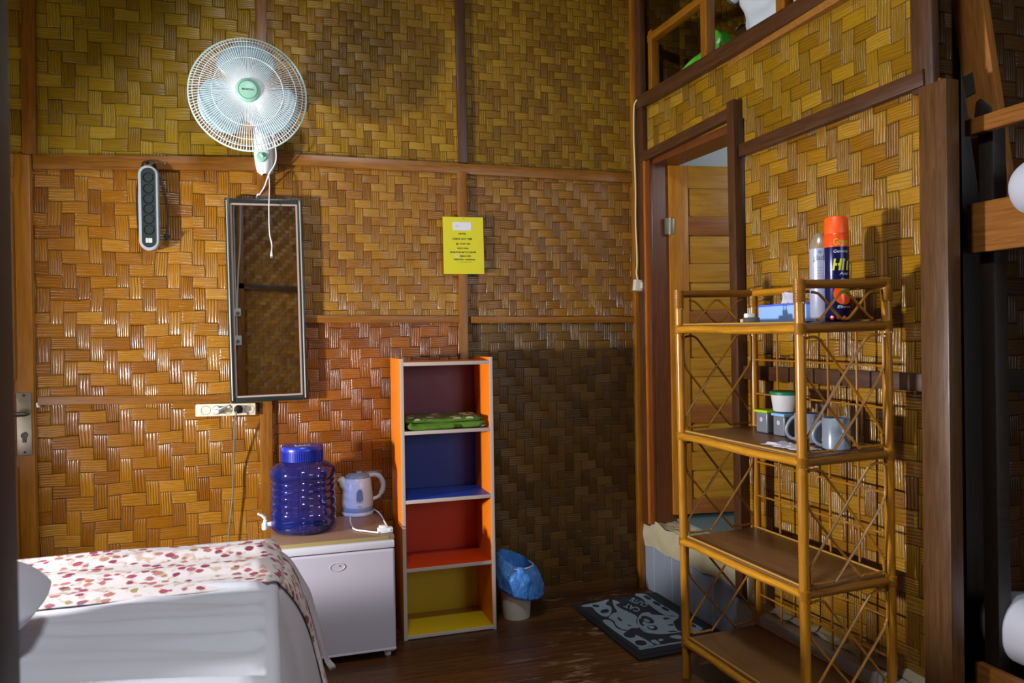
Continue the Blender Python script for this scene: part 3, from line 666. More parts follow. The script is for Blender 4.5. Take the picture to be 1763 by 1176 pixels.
# two boxes on the wall behind, seen in the mirror
for n, (px, py, sz, lab) in enumerate(((409, 538, .07, 'small double switch box reflected at the left of the mirror'), (409, 586, .085, 'square wall box reflected in the mirror, below the double switch'))):
    x, z = mir(px, py)
    r = thing('wall_box', lab, 'switch', (-x, YF+.03, z), (0, 0, PI))
    q = MB().b2((-sz/2, -.034, -sz/2*1.1), (sz/2, 0, sz/2*1.1), .005); q.build('box', WHITE_P, r)
    q = MB().lathe([(.02, 0), (.02, .004), (0, .004)], 20, T(-.005, -.033, -.012) @ Matrix.Rotation(PI/2, 4, 'X')); q.build('dial', plain('dial', '787c80', .4), r)
    xs2 = onY(402 if n else 415, 345, -YF-.06).x
    q = MB().tube(spline([(0, -.02, sz/2), (-(xs2+x)*.3, -.015, .4), (-(xs2+x)*.8, -.015, .8), (-(xs2+x), -.015, 1.9)], 6), .007, 6); q.build('cable', WHITE_P, r)

# ------------------------------------------------------------------ fridge and what stands on it
FRW = plain('fridge enamel', 'b9b2bc', .38, var=.05, scale=3.); FRE = plain('fridge trim', 'cbc7ce', .35, var=.03)
fr = thing('mini_fridge', 'small white fridge with wooden top between bed and bookshelf', 'fridge', (-1.815, -.465, 0))
FWd, FH = .47, .475
q = MB().b2((.005, .035, .03), (FWd-.005, .43, FH), .006); q.build('cabinet', FRW, fr)
q = MB().b2((0, -.006, .035), (FWd, .034, .440), .010, 3); do = q.build('door', FRW, fr)
q = MB().lathe([(0, .0005), (.86, .0005), (.92, .0022), (1., .0018), (1., -.002), (0, -.002)], 40, T(.243, -.0065, .388) @ Matrix.Rotation(PI/2, 4, 'X') @ Matrix.Diagonal((.030, .017, 1, 1))); q.build('badge', FRW, do)
q = MB().cyl((.252, -.0075, .392), .0022, .002, 10, 'Y'); q.build('badge_dot', BLACK_P, do)
q = MB().b2((0, -.007, .034), (FWd, .004, .044), .003); q.build('door_trim', FRE, do)
q = MB().b2((0, -.004, .444), (FWd, .06, .474), .006); q.build('top_cap', FRE, fr)
q = MB().b2((-.004, .012, .4745), (FWd+.002, .44, .4895), .002); wt = q.build('worktop', wood('fridge top', '7c5c46', '9c7c60', .4, spec=.5, bump=.08), fr)
q = MB().b2((-.004, .0105, .4745), (FWd-.02, .013, .4885), .0008); q.build('worktop_edge', plain('worn edge', '9a8852', .5), wt)
for x in (.03, FWd-.03):
    for y in (.04, .38): MB().cyl((x, y, .015), .014, .03, 14).build('foot', FRE if y < .1 else BLACK_P, fr)
q = MB().b2((FWd-.05, .0, .026), (FWd-.005, .03, .036), .002); q.build('hinge', STEEL, fr)
WT = .4905
def film(name, c, tint, k, rough, bump=None):
    t = NT(name); t.set(Base_Color=c(t) if callable(c) else lin(c), Roughness=rough)
    if bump: t.bump(*bump(t))
    tr = t.n('BsdfTransparent'); tr.inputs[0].default_value = lin(tint); mx = t.n('MixShader'); mx.inputs[0].default_value = k
    t.t.links.new(tr.outputs[0], mx.inputs[1]); t.t.links.new(t.p.outputs[0], mx.inputs[2]); t.t.links.new(mx.outputs[0], t.out.inputs[0]); return t
BLUE_T = film('blue bottle', '2a3a9c', 'b0b6ea', .26, .05)
fr_ = BLUE_T.n('Fresnel'); fr_.inputs[0].default_value = 1.5; gl_ = BLUE_T.n('BsdfGlossy'); gl_.inputs['Roughness'].default_value = .05
mx_ = BLUE_T.n('MixShader'); BLUE_T.t.links.new(fr_.outputs[0], mx_.inputs[0]); BLUE_T.t.links.new(BLUE_T.out.inputs[0].links[0].from_socket, mx_.inputs[1]); BLUE_T.t.links.new(gl_.outputs[0], mx_.inputs[2]); BLUE_T.t.links.new(mx_.outputs[0], BLUE_T.out.inputs[0])
BLUE_C = plain('blue lid', '1e309c', .3, var=.04)
jp = onZ(523, 913, WT)
ja = thing('water_jar', 'large blue translucent water jar with white tap on the fridge', 'water jar', (jp.x, jp.y+.01, WT))
k = .355; R0 = .133
pr = [(.0, 0.002), (.095, .0), (.118, .006), (.132, .024), (.134, .046), (.129, .056), (.134, .066), (.134, .088), (.127, .098), (.127, .104), (.133, .112), (.132, .128), (.125, .136), (.131, .144), (.131, .156), (.124, .164), (.130, .172), (.130, .184), (.123, .192), (.129, .200), (.129, .210), (.125, .216), (.133, .224), (.134, .246), (.130, .262), (.110, .278), (.085, .290), (.078, .294), (.078, .302)]
ins = [(max(r-.003, 0), z+.003 if z < .28 else z) for r, z in pr]
q = MB().lathe(pr, 64); q.build('body', BLUE_T.mat, ja, 60)
q = MB().lathe([(.081, .292), (.084, .294)]+[(.084, .334), (.087, .336), (.087, .346), (.082, .354), (.0, .356)], 72); lid = q.build('lid', BLUE_C, ja)
q = MB()
for i in range(60):
    a = 2*PI*i/60; q.box((.0845*math.cos(a), .0845*math.sin(a), .313), (.004, .0035, .036), 0., Matrix.Rotation(a, 3, 'Z'))
q.build('grip_ribs', BLUE_C, lid)
q = MB().box((.0, -.02, .3565), (.058, .034, .001), 0., Matrix.Rotation(.2, 3, 'Z')); stc = q.build('sticker', plain('lid sticker', 'c4c4cc', .5), lid)
q = MB()
for i in range(3): q.box((-.018+.018*i, -.021+.003*i, .3573), (.010, .020, .0006))
q.build('print', INK, stc)
tp = onY(462, 900, jp.y)-Vector((jp.x, jp.y, WT))
q = MB().tube([(-.118, -.02, .040), (-.155, -.028, .040)], [.012, .010], 12).tube(spline([(-.150, -.027, .062), (-.154, -.028, .045), (-.154, -.028, .020)], 5), [.008]*5+[.012]*5+[.010], 12).tube([(-.152, -.027, .066), (-.166, -.03, .082), (-.180, -.033, .088)], [.007, .006, .005], 10)
q.build('tap', WHITE_P, ja)

kp = onZ(616, 884, WT)
KW = plain('kettle white', 'cfdbe6', .3, var=.02); KG = plain('kettle grey', '8896a4', .35)
ke = thing('kettle', 'white electric kettle beside the blue water jar', 'kettle', (kp.x, kp.y, WT), (0, 0, .1))
q = MB().lathe([(0, .0), (.070, .0), (.072, .006), (.070, .014), (0, .016)], 40); q.build('power_base', KW, ke)
q = MB().lathe([(0, .014), (.066, .014), (.070, .022), (.069, .038), (0, .040)], 40); q.build('collar', plain('kettle collar', '8ca6bc', .35), ke)
q = MB().lathe([(0, .034), (.069, .036), (.071, .05), (.069, .085), (.065, .13), (.060, .160), (.056, .166), (.0, .168)], 40)
q.tube(spline([(-.050, .0, .125), (-.066, -.0, .150), (-.078, 0, .168)], 4), [.022]*4+[.018]*4+[.010], 12); q.build('body', KW, ke, 50)
q = MB().lathe([(.057, .165), (.054, .176), (.036, .184), (0, .186)], 36).b2((-.004, -.012, .184), (.022, .012, .192), .004); q.build('lid', KG, ke)
q = MB().tube(spline([(.045, 0, .166), (.075, 0, .170), (.102, 0, .160), (.118, 0, .132), (.116, 0, .100), (.098, 0, .070), (.066, 0, .058)], 6), [.011]*10+[.013]*18+[.010]*9, 12); q.build('handle', KW, ke)
q = MB().tube(spline([(.04, 0, .176), (.075, 0, .181), (.104, 0, .171), (.124, 0, .148)], 6), .006, 8); q.build('handle_grip', KG, ke)
q = MB()
def kwin(u, v):
    a = -PI/2-.05+.28*(u-.5)*2*(1-.32*v)*max(0, 1-abs(2*v-1)**3.2)**.5; z = .060+.064*v; r = .0715-.0003*(z-.05)*100*.5
    return Vector((r*math.cos(a), r*math.sin(a), z))
q.grid(kwin, 10, 10); q.build('water_gauge', plain('gauge', '6c84a4', .2), ke, 60)
P = []
for i in range(25):
    t_ = i/12.; p = kwin(1. if t_ <= 1 else 0., t_ if t_ <= 1 else 2-t_); P.append(Vector((p.x*1.006, p.y*1.006, p.z)))
P = [x for k_, x in enumerate(P) if k_ == 0 or (x-P[k_-1]).length > 1e-4]
q = MB().tube(P[:-1], .0018, 6, True); q.build('gauge_rim', KW, ke)
me = fit_text('Riviera', .018, .007, INK, Matrix()); bm_ = bmesh.new(); bm_.from_mesh(me)
for v in bm_.verts:
    a = -PI/2-.05+v.co.x/.0705; v.co = Vector((.0718*math.cos(a), .0718*math.sin(a), .045+v.co.z))
bm_.to_mesh(me); bm_.free(); join_meshes('lettering', [me], plain('kettle ink', '5c6878', .5), ke)
def onW(x, y, h=.0): return onZ(x, y, WT+h)
def kl(p): return Matrix.Rotation(-.1, 3, 'Z') @ (Vector(p)-Vector((kp.x, kp.y, WT)))
P = [onW(603, 891, .006), onW(604, 901, .004), onW(610, 911, .004), onW(630, 914.5, .004), onW(652, 917, .006)]
q = MB().tube(spline([kl(p) for p in P], 6), .0032, 7)
P = [onW(582, 880, .008), onW(600, 878.5, .012), onW(630, 877, .012), onW(645, 878, .012), onW(655, 886, .010), onW(664, 902, .008), onW(671, 913, .012)]
q.tube(spline([kl(p) for p in P], 6), .0032, 7); q.build('cord', WHITE_P, ke)
p = onZ(660, 917, WT); q = MB().box(kl((p.x+.008, p.y+.004, WT+.010)), (.060, .034, .020), .004).box(kl((p.x+.000, p.y+.014, WT+.022)), (.030, .026, .010), .004); q.build('plug', WHITE_P, ke)

# ------------------------------------------------------------------ bookshelf, towel, bin
LX, LY0, LW_, LH, LD = -1.288, -.312, .408, 1.197, .275
bs = thing('bookshelf', 'narrow orange four tier bookshelf with coloured shelves against the wall', 'bookshelf', (LX, LY0, 0))
EDGE = plain('pale board edge', 'b4a496', .5, var=.05); ORA = plain('orange board', 'e2740e', .42, var=.03)
def brd(n, c): return plain(n, c, .42, var=.04)
PUR, BLU, RED, YEL = brd('plum board', '74304c'), brd('blue board', '1f3f9e'), brd('red board', 'c83c0c'), brd('yellow board', 'c2a40a')
th = .0155
for x in (0, LW_-th):
    sp = MB().b2((x, .0015, 0), (x+th, LD, LH), .0006).build('side_panel', ORA, bs)
    MB().b2((x, 0, 0), (x+th, .0018, LH), .0006).build('edge_band', EDGE, sp)
def zf(y): return onY(775, y, LY0).z
zz = [zf(625.5), zf(742.5), zf(859.5), zf(975.5), zf(1089)]
for i, (z, m) in enumerate(zip(zz, (ORA, PUR, BLU, RED, YEL))):
    sh = MB().b2((th, .0018, z-th/2), (LW_-th, LD-.012, z+th/2), .0006).build('top_board' if i == 0 else 'shelf', m, bs)
    MB().b2((th, 0, z-th/2), (LW_-th, .002, z+th/2), .0006).build('edge_band', EDGE, sh)
for i, m in enumerate((PUR, BLU, RED, YEL)):
    MB().b2((th, LD-.012, zz[i+1]+th/2), (LW_-th, LD-.004, zz[i]-th/2)).build('back_panel', m, bs)
tm = NT('leaf print towel'); v = tm.obj()
vo = tm.n('TexVoronoi'); tm.t.links.new(tm.vmul(v, (1., 1.3, 1.8)), vo.inputs['Vector']); vo.inputs['Scale'].default_value = 17
x, y, z = tm.sep(v); band = tm.smooth(tm.m('ADD', x, tm.m('MULTIPLY', y, .55)), .045, .065)
leaf = tm.m('MULTIPLY', tm.smooth(vo.outputs['Distance'], .55, .32), tm.smooth(tm.sep(vo.outputs['Color'])[0], .38, .46))
topm = tm.smooth(z, .040, .050); f = tm.m('MULTIPLY', leaf, tm.m('MAXIMUM', band, topm))
grn = tm.cmix(tm.noise(v, 22, 4), lin('2c440c'), lin('5f8c14')); cre = tm.cmix(tm.smooth(vo.outputs['Distance'], .36, .30), lin('24300c'), lin('b8b08c'))
grn = tm.cmix(topm, grn, lin('4a4e20'))
tm.set(Base_Color=tm.cmix(f, grn, cre), Roughness=.95); tm.bump(tm.noise(v, 260, 2), .6, .002)
tw = thing('folded_towel', 'green leaf print towel folded on the second bookshelf board', 'towel', (LX+.200, LY0+.135, zz[1]+th/2))
def tfn(amp, ph):
    def f(w): return w+Vector((.006*noise.noise(Vector((w.y*14, w.z*40, ph))), .008*noise.noise(Vector((w.x*11, ph, w.z*30))), amp*noise.noise(Vector((w.x*9+ph, w.y*10, 0)))))
    return f
for n_, (zc, sz, am, ph) in enumerate(((.0155, (.350, .250, .027), .003, 1.2), (.0395, (.340, .240, .022), .006, 4.4))):
    q = MB().soft((.006 if n_ == 0 else -.004, .0, zc), sz, .0125, 26, tfn(am, ph)); q.build('fold', tm.mat, tw, 80)
q = MB().tube(spline([(-.150, -.121, .026), (-.158, -.126, .017), (-.120, -.129, .010), (-.03, -.128, .012), (.04, -.127, .012)], 6), [.010]*6+[.011]*18+[.006], 10); q.build('rolled_edge', tm.mat, tw, 80)

bp = onZ(889, 1061, 0)
bi = thing('waste_bin', 'small off-white waste bin on the floor right of the bookshelf', 'bin', (bp.x, bp.y, 0))
BINM = plain('bin plastic', 'c4bcae', .4, var=.04)
q = MB().lathe([(0, .0), (.060, .0), (.063, .006), (.076, .20), (.080, .235), (.084, .238), (.080, .242), (.076, .236), (.060, .008), (0, .006)], 40); q.build('bucket', BINM, bi)
BAG = film('blue bag film', lambda t: t.cmix(t.noise(t.obj(), 26, 4), lin('2c6cc4'), lin('5c9ce0')), '9cc4f4', .78, .2, lambda t: (t.noise(t.vmul(t.obj(), (1, 1, .6)), 34, 4, .6, .8), .9, .012))
ln = thing('bin_liner', 'crumpled translucent blue bag lining the waste bin', 'bag', (bp.x, bp.y, .235))
def bagf(u, v):
    a = 2*PI*u; up = .060*(.5+.5*math.cos(a-2.5))**1.3; n1 = noise.noise(Vector((math.cos(a)*2.4, math.sin(a)*2.4, v*3.5))); n2 = noise.noise(Vector((math.cos(a)*6, math.sin(a)*6, v*8)))
    if v < .35:
        t = v/.35; r = .060+.012*t; z = -.12+(.125+up)*t
    else:
        t = (v-.35)/.65; r = .076+.030*math.sin(PI*min(1, t*.72))+.026*t*max(0, math.cos(a+.35)); z = .006+up*(1-t)**.6+.012*math.sin(PI*t)-.112*t*(1+.28*math.cos(a+.6))
    k = min(1, v*2.2)
    r += .011*n1*k+.006*n2*k; z += .010*n1*v+.004*n2*v
    return Vector((r*math.cos(a), r*math.sin(a), z))
q = MB().grid(bagf, 72, 26); bmesh.ops.remove_doubles(q.bm, verts=q.bm.verts, dist=.0004); b_ = q.build('film', BAG.mat, ln, 75); m = b_.modifiers.new('t', 'SOLIDIFY'); m.thickness = .0012
# ------------------------------------------------------------------ door mat
MATN = plain('mat navy', '1c222c', .9, var=.15, scale=60, bump=.4); MATL = plain('mat pale blue grey', '8496a4', .9, var=.2, scale=60, bump=.4); MATE = plain('mat rubber edge', '14181c', .7)
MZ = .010
def mp(x, y, z=MZ): return onZ(980+x/6.78, 1010+y/6.78, z)
c0, c1, c2 = mp(20, 205), mp(815, 845, MZ), mp(1010, 60)
ex = (c2-c0); ey = (c1-c0); c3 = c1+ex
mc = (c1+c2)/2
dm = thing('door_mat', 'navy door mat with pale cat drawing before the bathroom step', 'mat', (mc.x, mc.y, 0))
def ml(p, z=0.): return Vector((p.x-mc.x, p.y-mc.y, z))
def slab(q, P, z0, z1):
    n0 = len(q.bm.faces); a = [q.bm.verts.new(ml(p, z0)) for p in P]; b = [q.bm.verts.new(ml(p, z1)) for p in P]; n = len(P)
    q.bm.faces.new(a); q.bm.faces.new(b[::-1])
    for i in range(n): q.bm.faces.new((a[i], b[i], b[(i+1) % n], a[(i+1) % n]))
q = MB(); slab(q, [c0, c1, c3, c2], .0005, MZ-.002); q.build('rubber_backing', MATE, dm)
def ins(s): return [c0+ex*s+ey*s*.8, c1+ex*s-ey*s*.8, c3-ex*s-ey*s*.8, c2-ex*s+ey*s*.8]
q = MB(); slab(q, ins(.055), .004, MZ); q.build('pile', MATN, dm)
def poly(P, lvl):
    q = MB(); slab(q, [mp(x, y) for x, y in P], MZ-.002, MZ+.0008*lvl); q.build('pale_shape' if lvl == 1 else 'dark_spot' if lvl == 2 else 'eye', MATN if lvl == 2 else MATL, dm)
def smooth_poly(P, n=4):
    P = [Vector((x, y, 0)) for x, y in P]; m = len(P); out = []
    for i in range(m):
        a, b, c, d = P[i-1], P[i], P[(i+1) % m], P[(i+2) % m]
        for k in range(n):
            t = k/n; v = .5*((2*b)+(c-a)*t+(2*a-5*b+4*c-d)*t*t+(3*b-a-3*c+d)*t**3); out.append((v.x, v.y))
    return out
def ell(x, y, a, b, rot=25):
    r = math.radians(rot); return [(x+a*math.cos(t)*math.cos(r)-b*math.sin(t)*math.sin(r), y+a*math.cos(t)*math.sin(r)+b*math.sin(t)*math.cos(r)) for t in [2*PI*k/18 for k in range(18)]]
q = MB()
for P in ([(770, 88), (880, 88), (960, 135), (1120, 235), (1285, 340), (1120, 335), (940, 220), (850, 140)],
          [(155, 218), (330, 182), (465, 150), (425, 205), (490, 240), (488, 310), (440, 352), (370, 335), (310, 290), (265, 240), (175, 235)],
          [(508, 158), (592, 190), (545, 212), (600, 255), (700, 300), (790, 350), (780, 410), (815, 480), (730, 485), (680, 510), (600, 490), (548, 452), (528, 408), (480, 378), (460, 365), (505, 315), (560, 295), (525, 235)],
          [(805, 362), (850, 312), (930, 300), (990, 330), (1272, 350), (1218, 408), (1228, 450), (1265, 510), (1305, 530), (1100, 555), (980, 550), (880, 530), (825, 480), (795, 420)],
          [(392, 408), (450, 388), (510, 420), (560, 488), (690, 530), (830, 588), (910, 630), (990, 690), (900, 708), (820, 715), (780, 690), (560, 540)],
          [(950, 640), (1000, 622), (1060, 665), (1030, 674)], [(1040, 625), (1070, 610), (1100, 625), (1060, 640)], [(1175, 580), (1290, 568), (1310, 612), (1215, 602)],
          [(1405, 430), (1450, 430), (1560, 495), (1480, 532), (1400, 535)]): poly(smooth_poly(P), 1)
poly([(800, 722), (1500, 610), (1700, 560), (1700, 572), (1500, 625), (830, 740)], 1)
for P in (ell(912, 132, 50, 16), ell(1022, 200, 52, 17), ell(1122, 264, 50, 15), ell(312, 228, 42, 14, 8), ell(415, 290, 52, 22, -8), ell(590, 384, 34, 12, 40), ell(702, 456, 24, 7, 15),
          ell(915, 388, 82, 34, 22), ell(972, 482, 62, 30, 10), ell(845, 420, 48, 24, 60), [(1088, 378), (1120, 362), (1185, 375), (1130, 388)], [(1140, 452), (1205, 440), (1220, 462)], [(1145, 522), (1230, 516), (1270, 528), (1180, 534)],
          ell(704, 566, 70, 34, 8), ell(836, 660, 68, 30, 6), ell(1440, 455, 45, 14), [(520, 425), (545, 455), (600, 498), (650, 505), (610, 510), (545, 470)]): poly(P, 2)
q = MB()
for P in (ell(905, 400, 38, 14, 20), ell(958, 478, 36, 18, 10), ell(875, 436, 24, 12, 10)): poly(P, 3)
for (a, b) in (((840, 505), (905, 500)), ((850, 480), (900, 525)), ((900, 478), (875, 535))):
    pa, pb = ml(mp(*a), MZ+.002), ml(mp(*b), MZ+.002); MB().tube([pa, pb], .0022, 5).build('whisker', MATL, dm)
L = []
for s, (x, y), wl, hl in (('CUTE', (812, 186), 190, 48), ('CAT', (733, 248), 170, 52)):
    me = fit_text(s, 1., 1., MATL, Matrix(), .03)
    o_ = mp(x, y); ux = (mp(x-wl/2, y-wl*.40/2)-mp(x+wl/2, y+wl*.40/2)); uy = (mp(x-hl*.42, y+hl*.40)-mp(x+hl*.42, y-hl*.40))
    for v in me.vertices: p = o_+ux*v.co.x+uy*v.co.z; v.co = ml(p, MZ+.0012+.0006*(1 if v.co.y < 0 else -1))
    L.append(me)
join_meshes('lettering', L, MATL, dm)

# ------------------------------------------------------------------ rattan shelf
RAT = wood('rattan', '7c4a0a', 'c2841e', .26, axis=2, scale=5., wear='d8b070', bump=.15)
RATX = wood('rattan rail', '80500a', 'cc8e22', .25, axis=0, scale=5., wear='d8b070', bump=.15)
RATY = wood('rattan side rail', '5a340a', '966018', .28, axis=1, scale=5., bump=.15)
RATC = wood('thin cane', '7a4a0e', 'b27a20', .3, axis=2, scale=3., bump=.1)
LAM = wood('brown laminate', '5c3c22', '7e5834', .38, axis=0, scale=4., bump=.06)
EM = T(-.3435, -1.0143, 0) @ Matrix.Rotation(-.014, 4, 'Y') @ Matrix.Rotation(.012, 4, 'X') @ Matrix.Rotation(.0531-PI/2, 4, 'Z')
et = thing('rattan_shelf', 'tall four tier rattan shelf with crossed cane sides by the bathroom', 'shelf'); et.matrix_world = EM
EW, ED = .6428, .3318; EZ = [.0, .1323, .512, .9047, 1.2993, 1.4316]
LR = .0152
corners = {'FL': (0, 0), 'FR': (EW, 0), 'RL': (0, ED), 'RR': (EW, ED)}
for n_, (x, y) in corners.items():
    top = EZ[5]-(.004 if n_ != 'x' else 0)
    P = [(x, y, top*k/14) for k in range(15)]
    lg = MB().tube(P, [LR*(1+.05*noise.noise(Vector((x*9+y*7, k*.9, 0)))) for k in range(15)], 14).build('leg', RAT, et)
    for z, tall in [(EZ[1], .03), (EZ[2], .03), (EZ[3], .03), (EZ[4], .034), (EZ[5]-.02, .07)]:
        n = int(tall/.0042); q = MB()
        q.tube([(x+(LR+.0012)*math.cos(t), y+(LR+.0012)*math.sin(t), z-tall/2+tall*t/(2*PI*n)) for t in [2*PI*n*k/(n*12) for k in range(n*12+1)]], .0023, 5)
        q.build('binding', RATC, lg)
    q = MB().lathe([(0, .016), (.010, .014), (.0165, .004), (.0165, -.01)], 14, T(x, y, EZ[5]-.006)); q.build('cap', RATC, lg)
RR_ = .0135
for i in (1, 2, 3, 4):
    z = EZ[i]
    MB().tube([(k*EW/8, -.004+.0, z+.002*math.sin(k)) for k in range(9)], [RR_*(1+.05*math.sin(k*2.3+i)) for k in range(9)], 14).build('front_rail', RATX, et)
    MB().tube([(k*EW/8, ED, z) for k in range(9)], RR_*.75, 12).build('rear_rail', RATX, et)
    for x in (0, EW): MB().tube([(x, k*ED/5, z) for k in range(6)], RR_*.95, 12).build('side_rail', RATY, et)
    b_ = MB().b2((.006, .002, z+.006), (EW-.006, ED-.004, z+.018), .002).build('shelf_board', LAM, et)
    q = MB()
    for P in ([(.012, .010, z+.019), (EW-.012, .010, z+.019)], [(.012, ED-.010, z+.019), (EW-.012, ED-.010, z+.019)]): q.tube(P, .0038, 8)
    q.build('edging', plain('edging cane', 'b48a3c', .35), b_)
for x in (0, EW): MB().tube([(x, k*ED/5, EZ[5]) for k in range(6)], RR_, 14).build('top_side_rail', RATY, et)
MB().tube([(k*EW/8, ED, EZ[5]) for k in range(9)], RR_, 14).build('top_rear_rail', RATX, et)
def lattice(x, z0, z1, fam):
    q = MB(); sgn = 1 if x > .1 else -1
    for n_, P in enumerate(fam):
        off = .0035*(1 if n_ % 2 else -1)
        q.tube(spline([(x+off+sgn*.0, LR+.004+(ED-2*LR-.008)*u, z0+.012+(z1-z0-.026)*v) for u, v in P], 9), .0042, 7)
    q.build('cane_lattice', RATC, et)
big = ([(.02, .99), (.12, 1.), (.20, .97), (.27, .90), (.93, .20), (.98, .10), (.99, .0)],
       [(.96, 1.), (.86, 1.), (.78, .97), (.70, .90), (.06, .22), (.01, .12), (.01, .02)],
       [(.0, .99), (.0, .74), (.03, .67), (.08, .60), (.62, .06), (.72, .01), (.98, .01)],
       [(1., .98), (1., .74), (.97, .67), (.92, .60), (.38, .06), (.28, .01), (.03, .01)])
small = ([(.10, 1.), (.16, .97), (.22, .85), (.44, .12), (.50, .0)], [(.14, .0), (.20, .1), (.42, .88), (.50, 1.), (.56, .9), (.80, .12), (.86, .0)], [(.52, .0), (.60, .12), (.82, .9), (.90, 1.)])
for x in (0, EW):
    for i in (1, 2, 3): lattice(x, EZ[i]+.014, EZ[i+1]-.010, big)
    lattice(x, EZ[4]+.014, EZ[5]-.010, small)
for i in (1, 2, 3):
    q = MB(); z0, z1 = EZ[i], EZ[i+1]
    for u in (.2, .4, .6, .8): q.tube([(EW*u, ED+.004, z0), (EW*u, ED+.004, z1)], .0042, 7)
    for v in (.36, .69): q.tube([(0, ED-.004, z0+(z1-z0)*v), (EW, ED-.004, z0+(z1-z0)*v)], .0036, 7)
    q.build('rear_grid', RATC, et)
def ew(x, y, z): return EM @ Vector((x, y, z))
def ex_at(px, ly, z):                                     # where along the shelf a photo column falls at depth ly
    best = None
    for k in range(0, 650):
        p = ew(k/1000., ly, z)-CAM; x = CX+F*p.dot(RT)/p.dot(FW)
        if best is None or abs(x-px) < best[0]: best = (abs(x-px), k/1000.)
    return best[1]
EROT = .0531-PI/2
def on_shelf(name, label, cat, px, ly, lvl, rot=0., group=None, dz=0.):
    z = EZ[lvl]+.0185+dz; p = ew(ex_at(px, ly, z), ly, z)
    return thing(name, label, cat, p, (0, 0, EROT+rot), group)
# tissue box
tb = on_shelf('tissue_box', 'light blue tissue box on top of the rattan shelf', 'tissue box', 1345, .245, 4)
x0 = ex_at(1306, .187, 1.32); x1 = ex_at(1388, .187, 1.32); bl = max(.12, x1-x0); bh = .062
TBL = plain('tissue box blue', '8cb4f0', .5, var=.03); TBT = plain('tissue box top', '4c66d8', .5, var=.03)
sh0 = (x0+x1)/2-ex_at(1345, .245, 1.32)
q = MB().b2((sh0-bl/2, -.058, 0), (sh0+bl/2, .058, bh-.006), .002); q.build('carton', TBL, tb)
q = MB().b2((sh0-bl/2-.0006, -.0586, bh-.007), (sh0+bl/2+.0006, .0586, bh), .002); q.build('top_panel', TBT, tb)
TIS = plain('tissue paper', 'c2bec6', .9, var=.05); tcx = sh0-bl/2+.085
def tis(u, v):
    x = tcx-.045+.09*u; z = bh-.002+(.050-.018*abs(u-.35))*v
    return Vector((x+.010*math.sin(v*3+u*4), .018*math.sin(u*7)*(.3+v)+.012*v*math.sin(u*3+1), z+.012*v*noise.noise(Vector((u*4, v*2, 2)))))
t_ = MB().grid(tis, 16, 10).build('tissue', TIS, tb, 80); m = t_.modifiers.new('t', 'SOLIDIFY'); m.thickness = .0008
# spray cans
def wrap(me, R, ang, z):
    b = bmesh.new(); b.from_mesh(me)
    for v in b.verts:
        a = ang+v.co.x/R; rr = R+.0004-(v.co.y if v.co.y < 0 else 0)*.5; v.co = Vector((rr*math.cos(a), rr*math.sin(a), z+v.co.z))
    b.to_mesh(me); b.free(); return me
def can_at(px, y): 
    d = ray(px, 500); t = (y-CAM.y)/d.y; return CAM.x+d.x*t
NAVY = plain('can navy', '141a4c', .22, .35, .03); ORG = plain('can orange', 'e84c0c', .3, .1, .03); YELW = plain('can lime yellow', 'c8c414', .4); CREAMC = plain('can champagne', 'b8aa8c', .25, .55, .03); LILAC = plain('can lilac white', 'b8bcd4', .25, .3, .03)
y_ = -1.585; hx = can_at(1441, y_)
z_ = EZ[4]+.0185-.0
def shelf_z(x, y): 
    l = EM.inverted() @ Vector((x, y, z_)); return (EM @ Vector((l.x, l.y, EZ[4]+.0182))).z
hc = thing('spray_can', 'tall navy and orange insect spray can with orange cap', 'spray can', (hx, y_, shelf_z(hx, y_)))
HR = .0365; fc = math.atan2(CAM.y-y_, CAM.x-hx); HH = onY(1441, 374, y_).z-shelf_z(hx, y_)
q = MB().lathe([(0, 0), (HR-.003, 0), (HR, .004), (HR, HH-.095), (0, HH-.095)], 40); body = q.build('body', NAVY, hc)
q = MB().lathe([(0, HH-.095), (HR, HH-.095), (HR, HH-.058), (HR-.002, HH-.053), (0, HH-.053)], 40); q.build('shoulder_band', ORG, hc)
q = MB().lathe([(0, HH-.053), (HR-.001, HH-.053), (HR-.0015, HH-.010), (HR-.006, HH-.001), (HR-.010, HH), (0, HH)], 40); q.build('cap', plain('cap orange', 'ee5408', .4, var=.02), hc)
join_meshes('lettering', [wrap(fit_text('HIT', .062, .036, YELW, Matrix(), .03, .0003, .2), HR, fc+.50, HH-.150)], YELW, body)
join_meshes('lettering', [wrap(fit_text('Great', .048, .022, YELW, Matrix(), .02), HR, fc+.42, HH-.080)], plain('yellow print', 'c4a414', .4), body)
WPR = plain('white print', 'c8ccd8', .5)
join_meshes('lettering', [wrap(fit_text('General', .046, .009, WPR, Matrix(), .0, .0003, .2), HR, fc+.40, HH-.109), wrap(fit_text('Anti', .030, .009, WPR, Matrix(), 0., .0003, .2), HR, fc+.62, HH-.178), wrap(fit_text('dewa', .030, .009, WPR, Matrix(), 0., .0003, .2), HR, fc+.70, HH-.196), wrap(fit_text('Ekstra', .05, .009, WPR, Matrix(), 0., .0003, .2), HR, fc+.70, .046)], WPR, body)
def disc(R, ang, z, r, lift):
    b = MB(); b.grid(lambda u, v: (lambda a, rr: Vector(((R+lift)*math.cos(ang+rr*math.cos(a)/R), (R+lift)*math.sin(ang+rr*math.cos(a)/R), z+rr*math.sin(a))))(2*PI*u, r*v), 24, 4); return b
o = disc(HR, fc+.62, .085, .033, .0004).build('orange_emblem', ORG, body, 80); disc(HR, fc+.75, .098, .017, .0007).build('green_leaf', plain('leaf print', '7c9420', .4), body, 80)
q = MB()
for k in range(3): disc(HR, fc-.42+k*.52, .012, .006, .0004).build('hazard_mark', ORG, body, 80)
y2 = -1.512; gx = can_at(1413, y2); GZ = shelf_z(gx, y2)
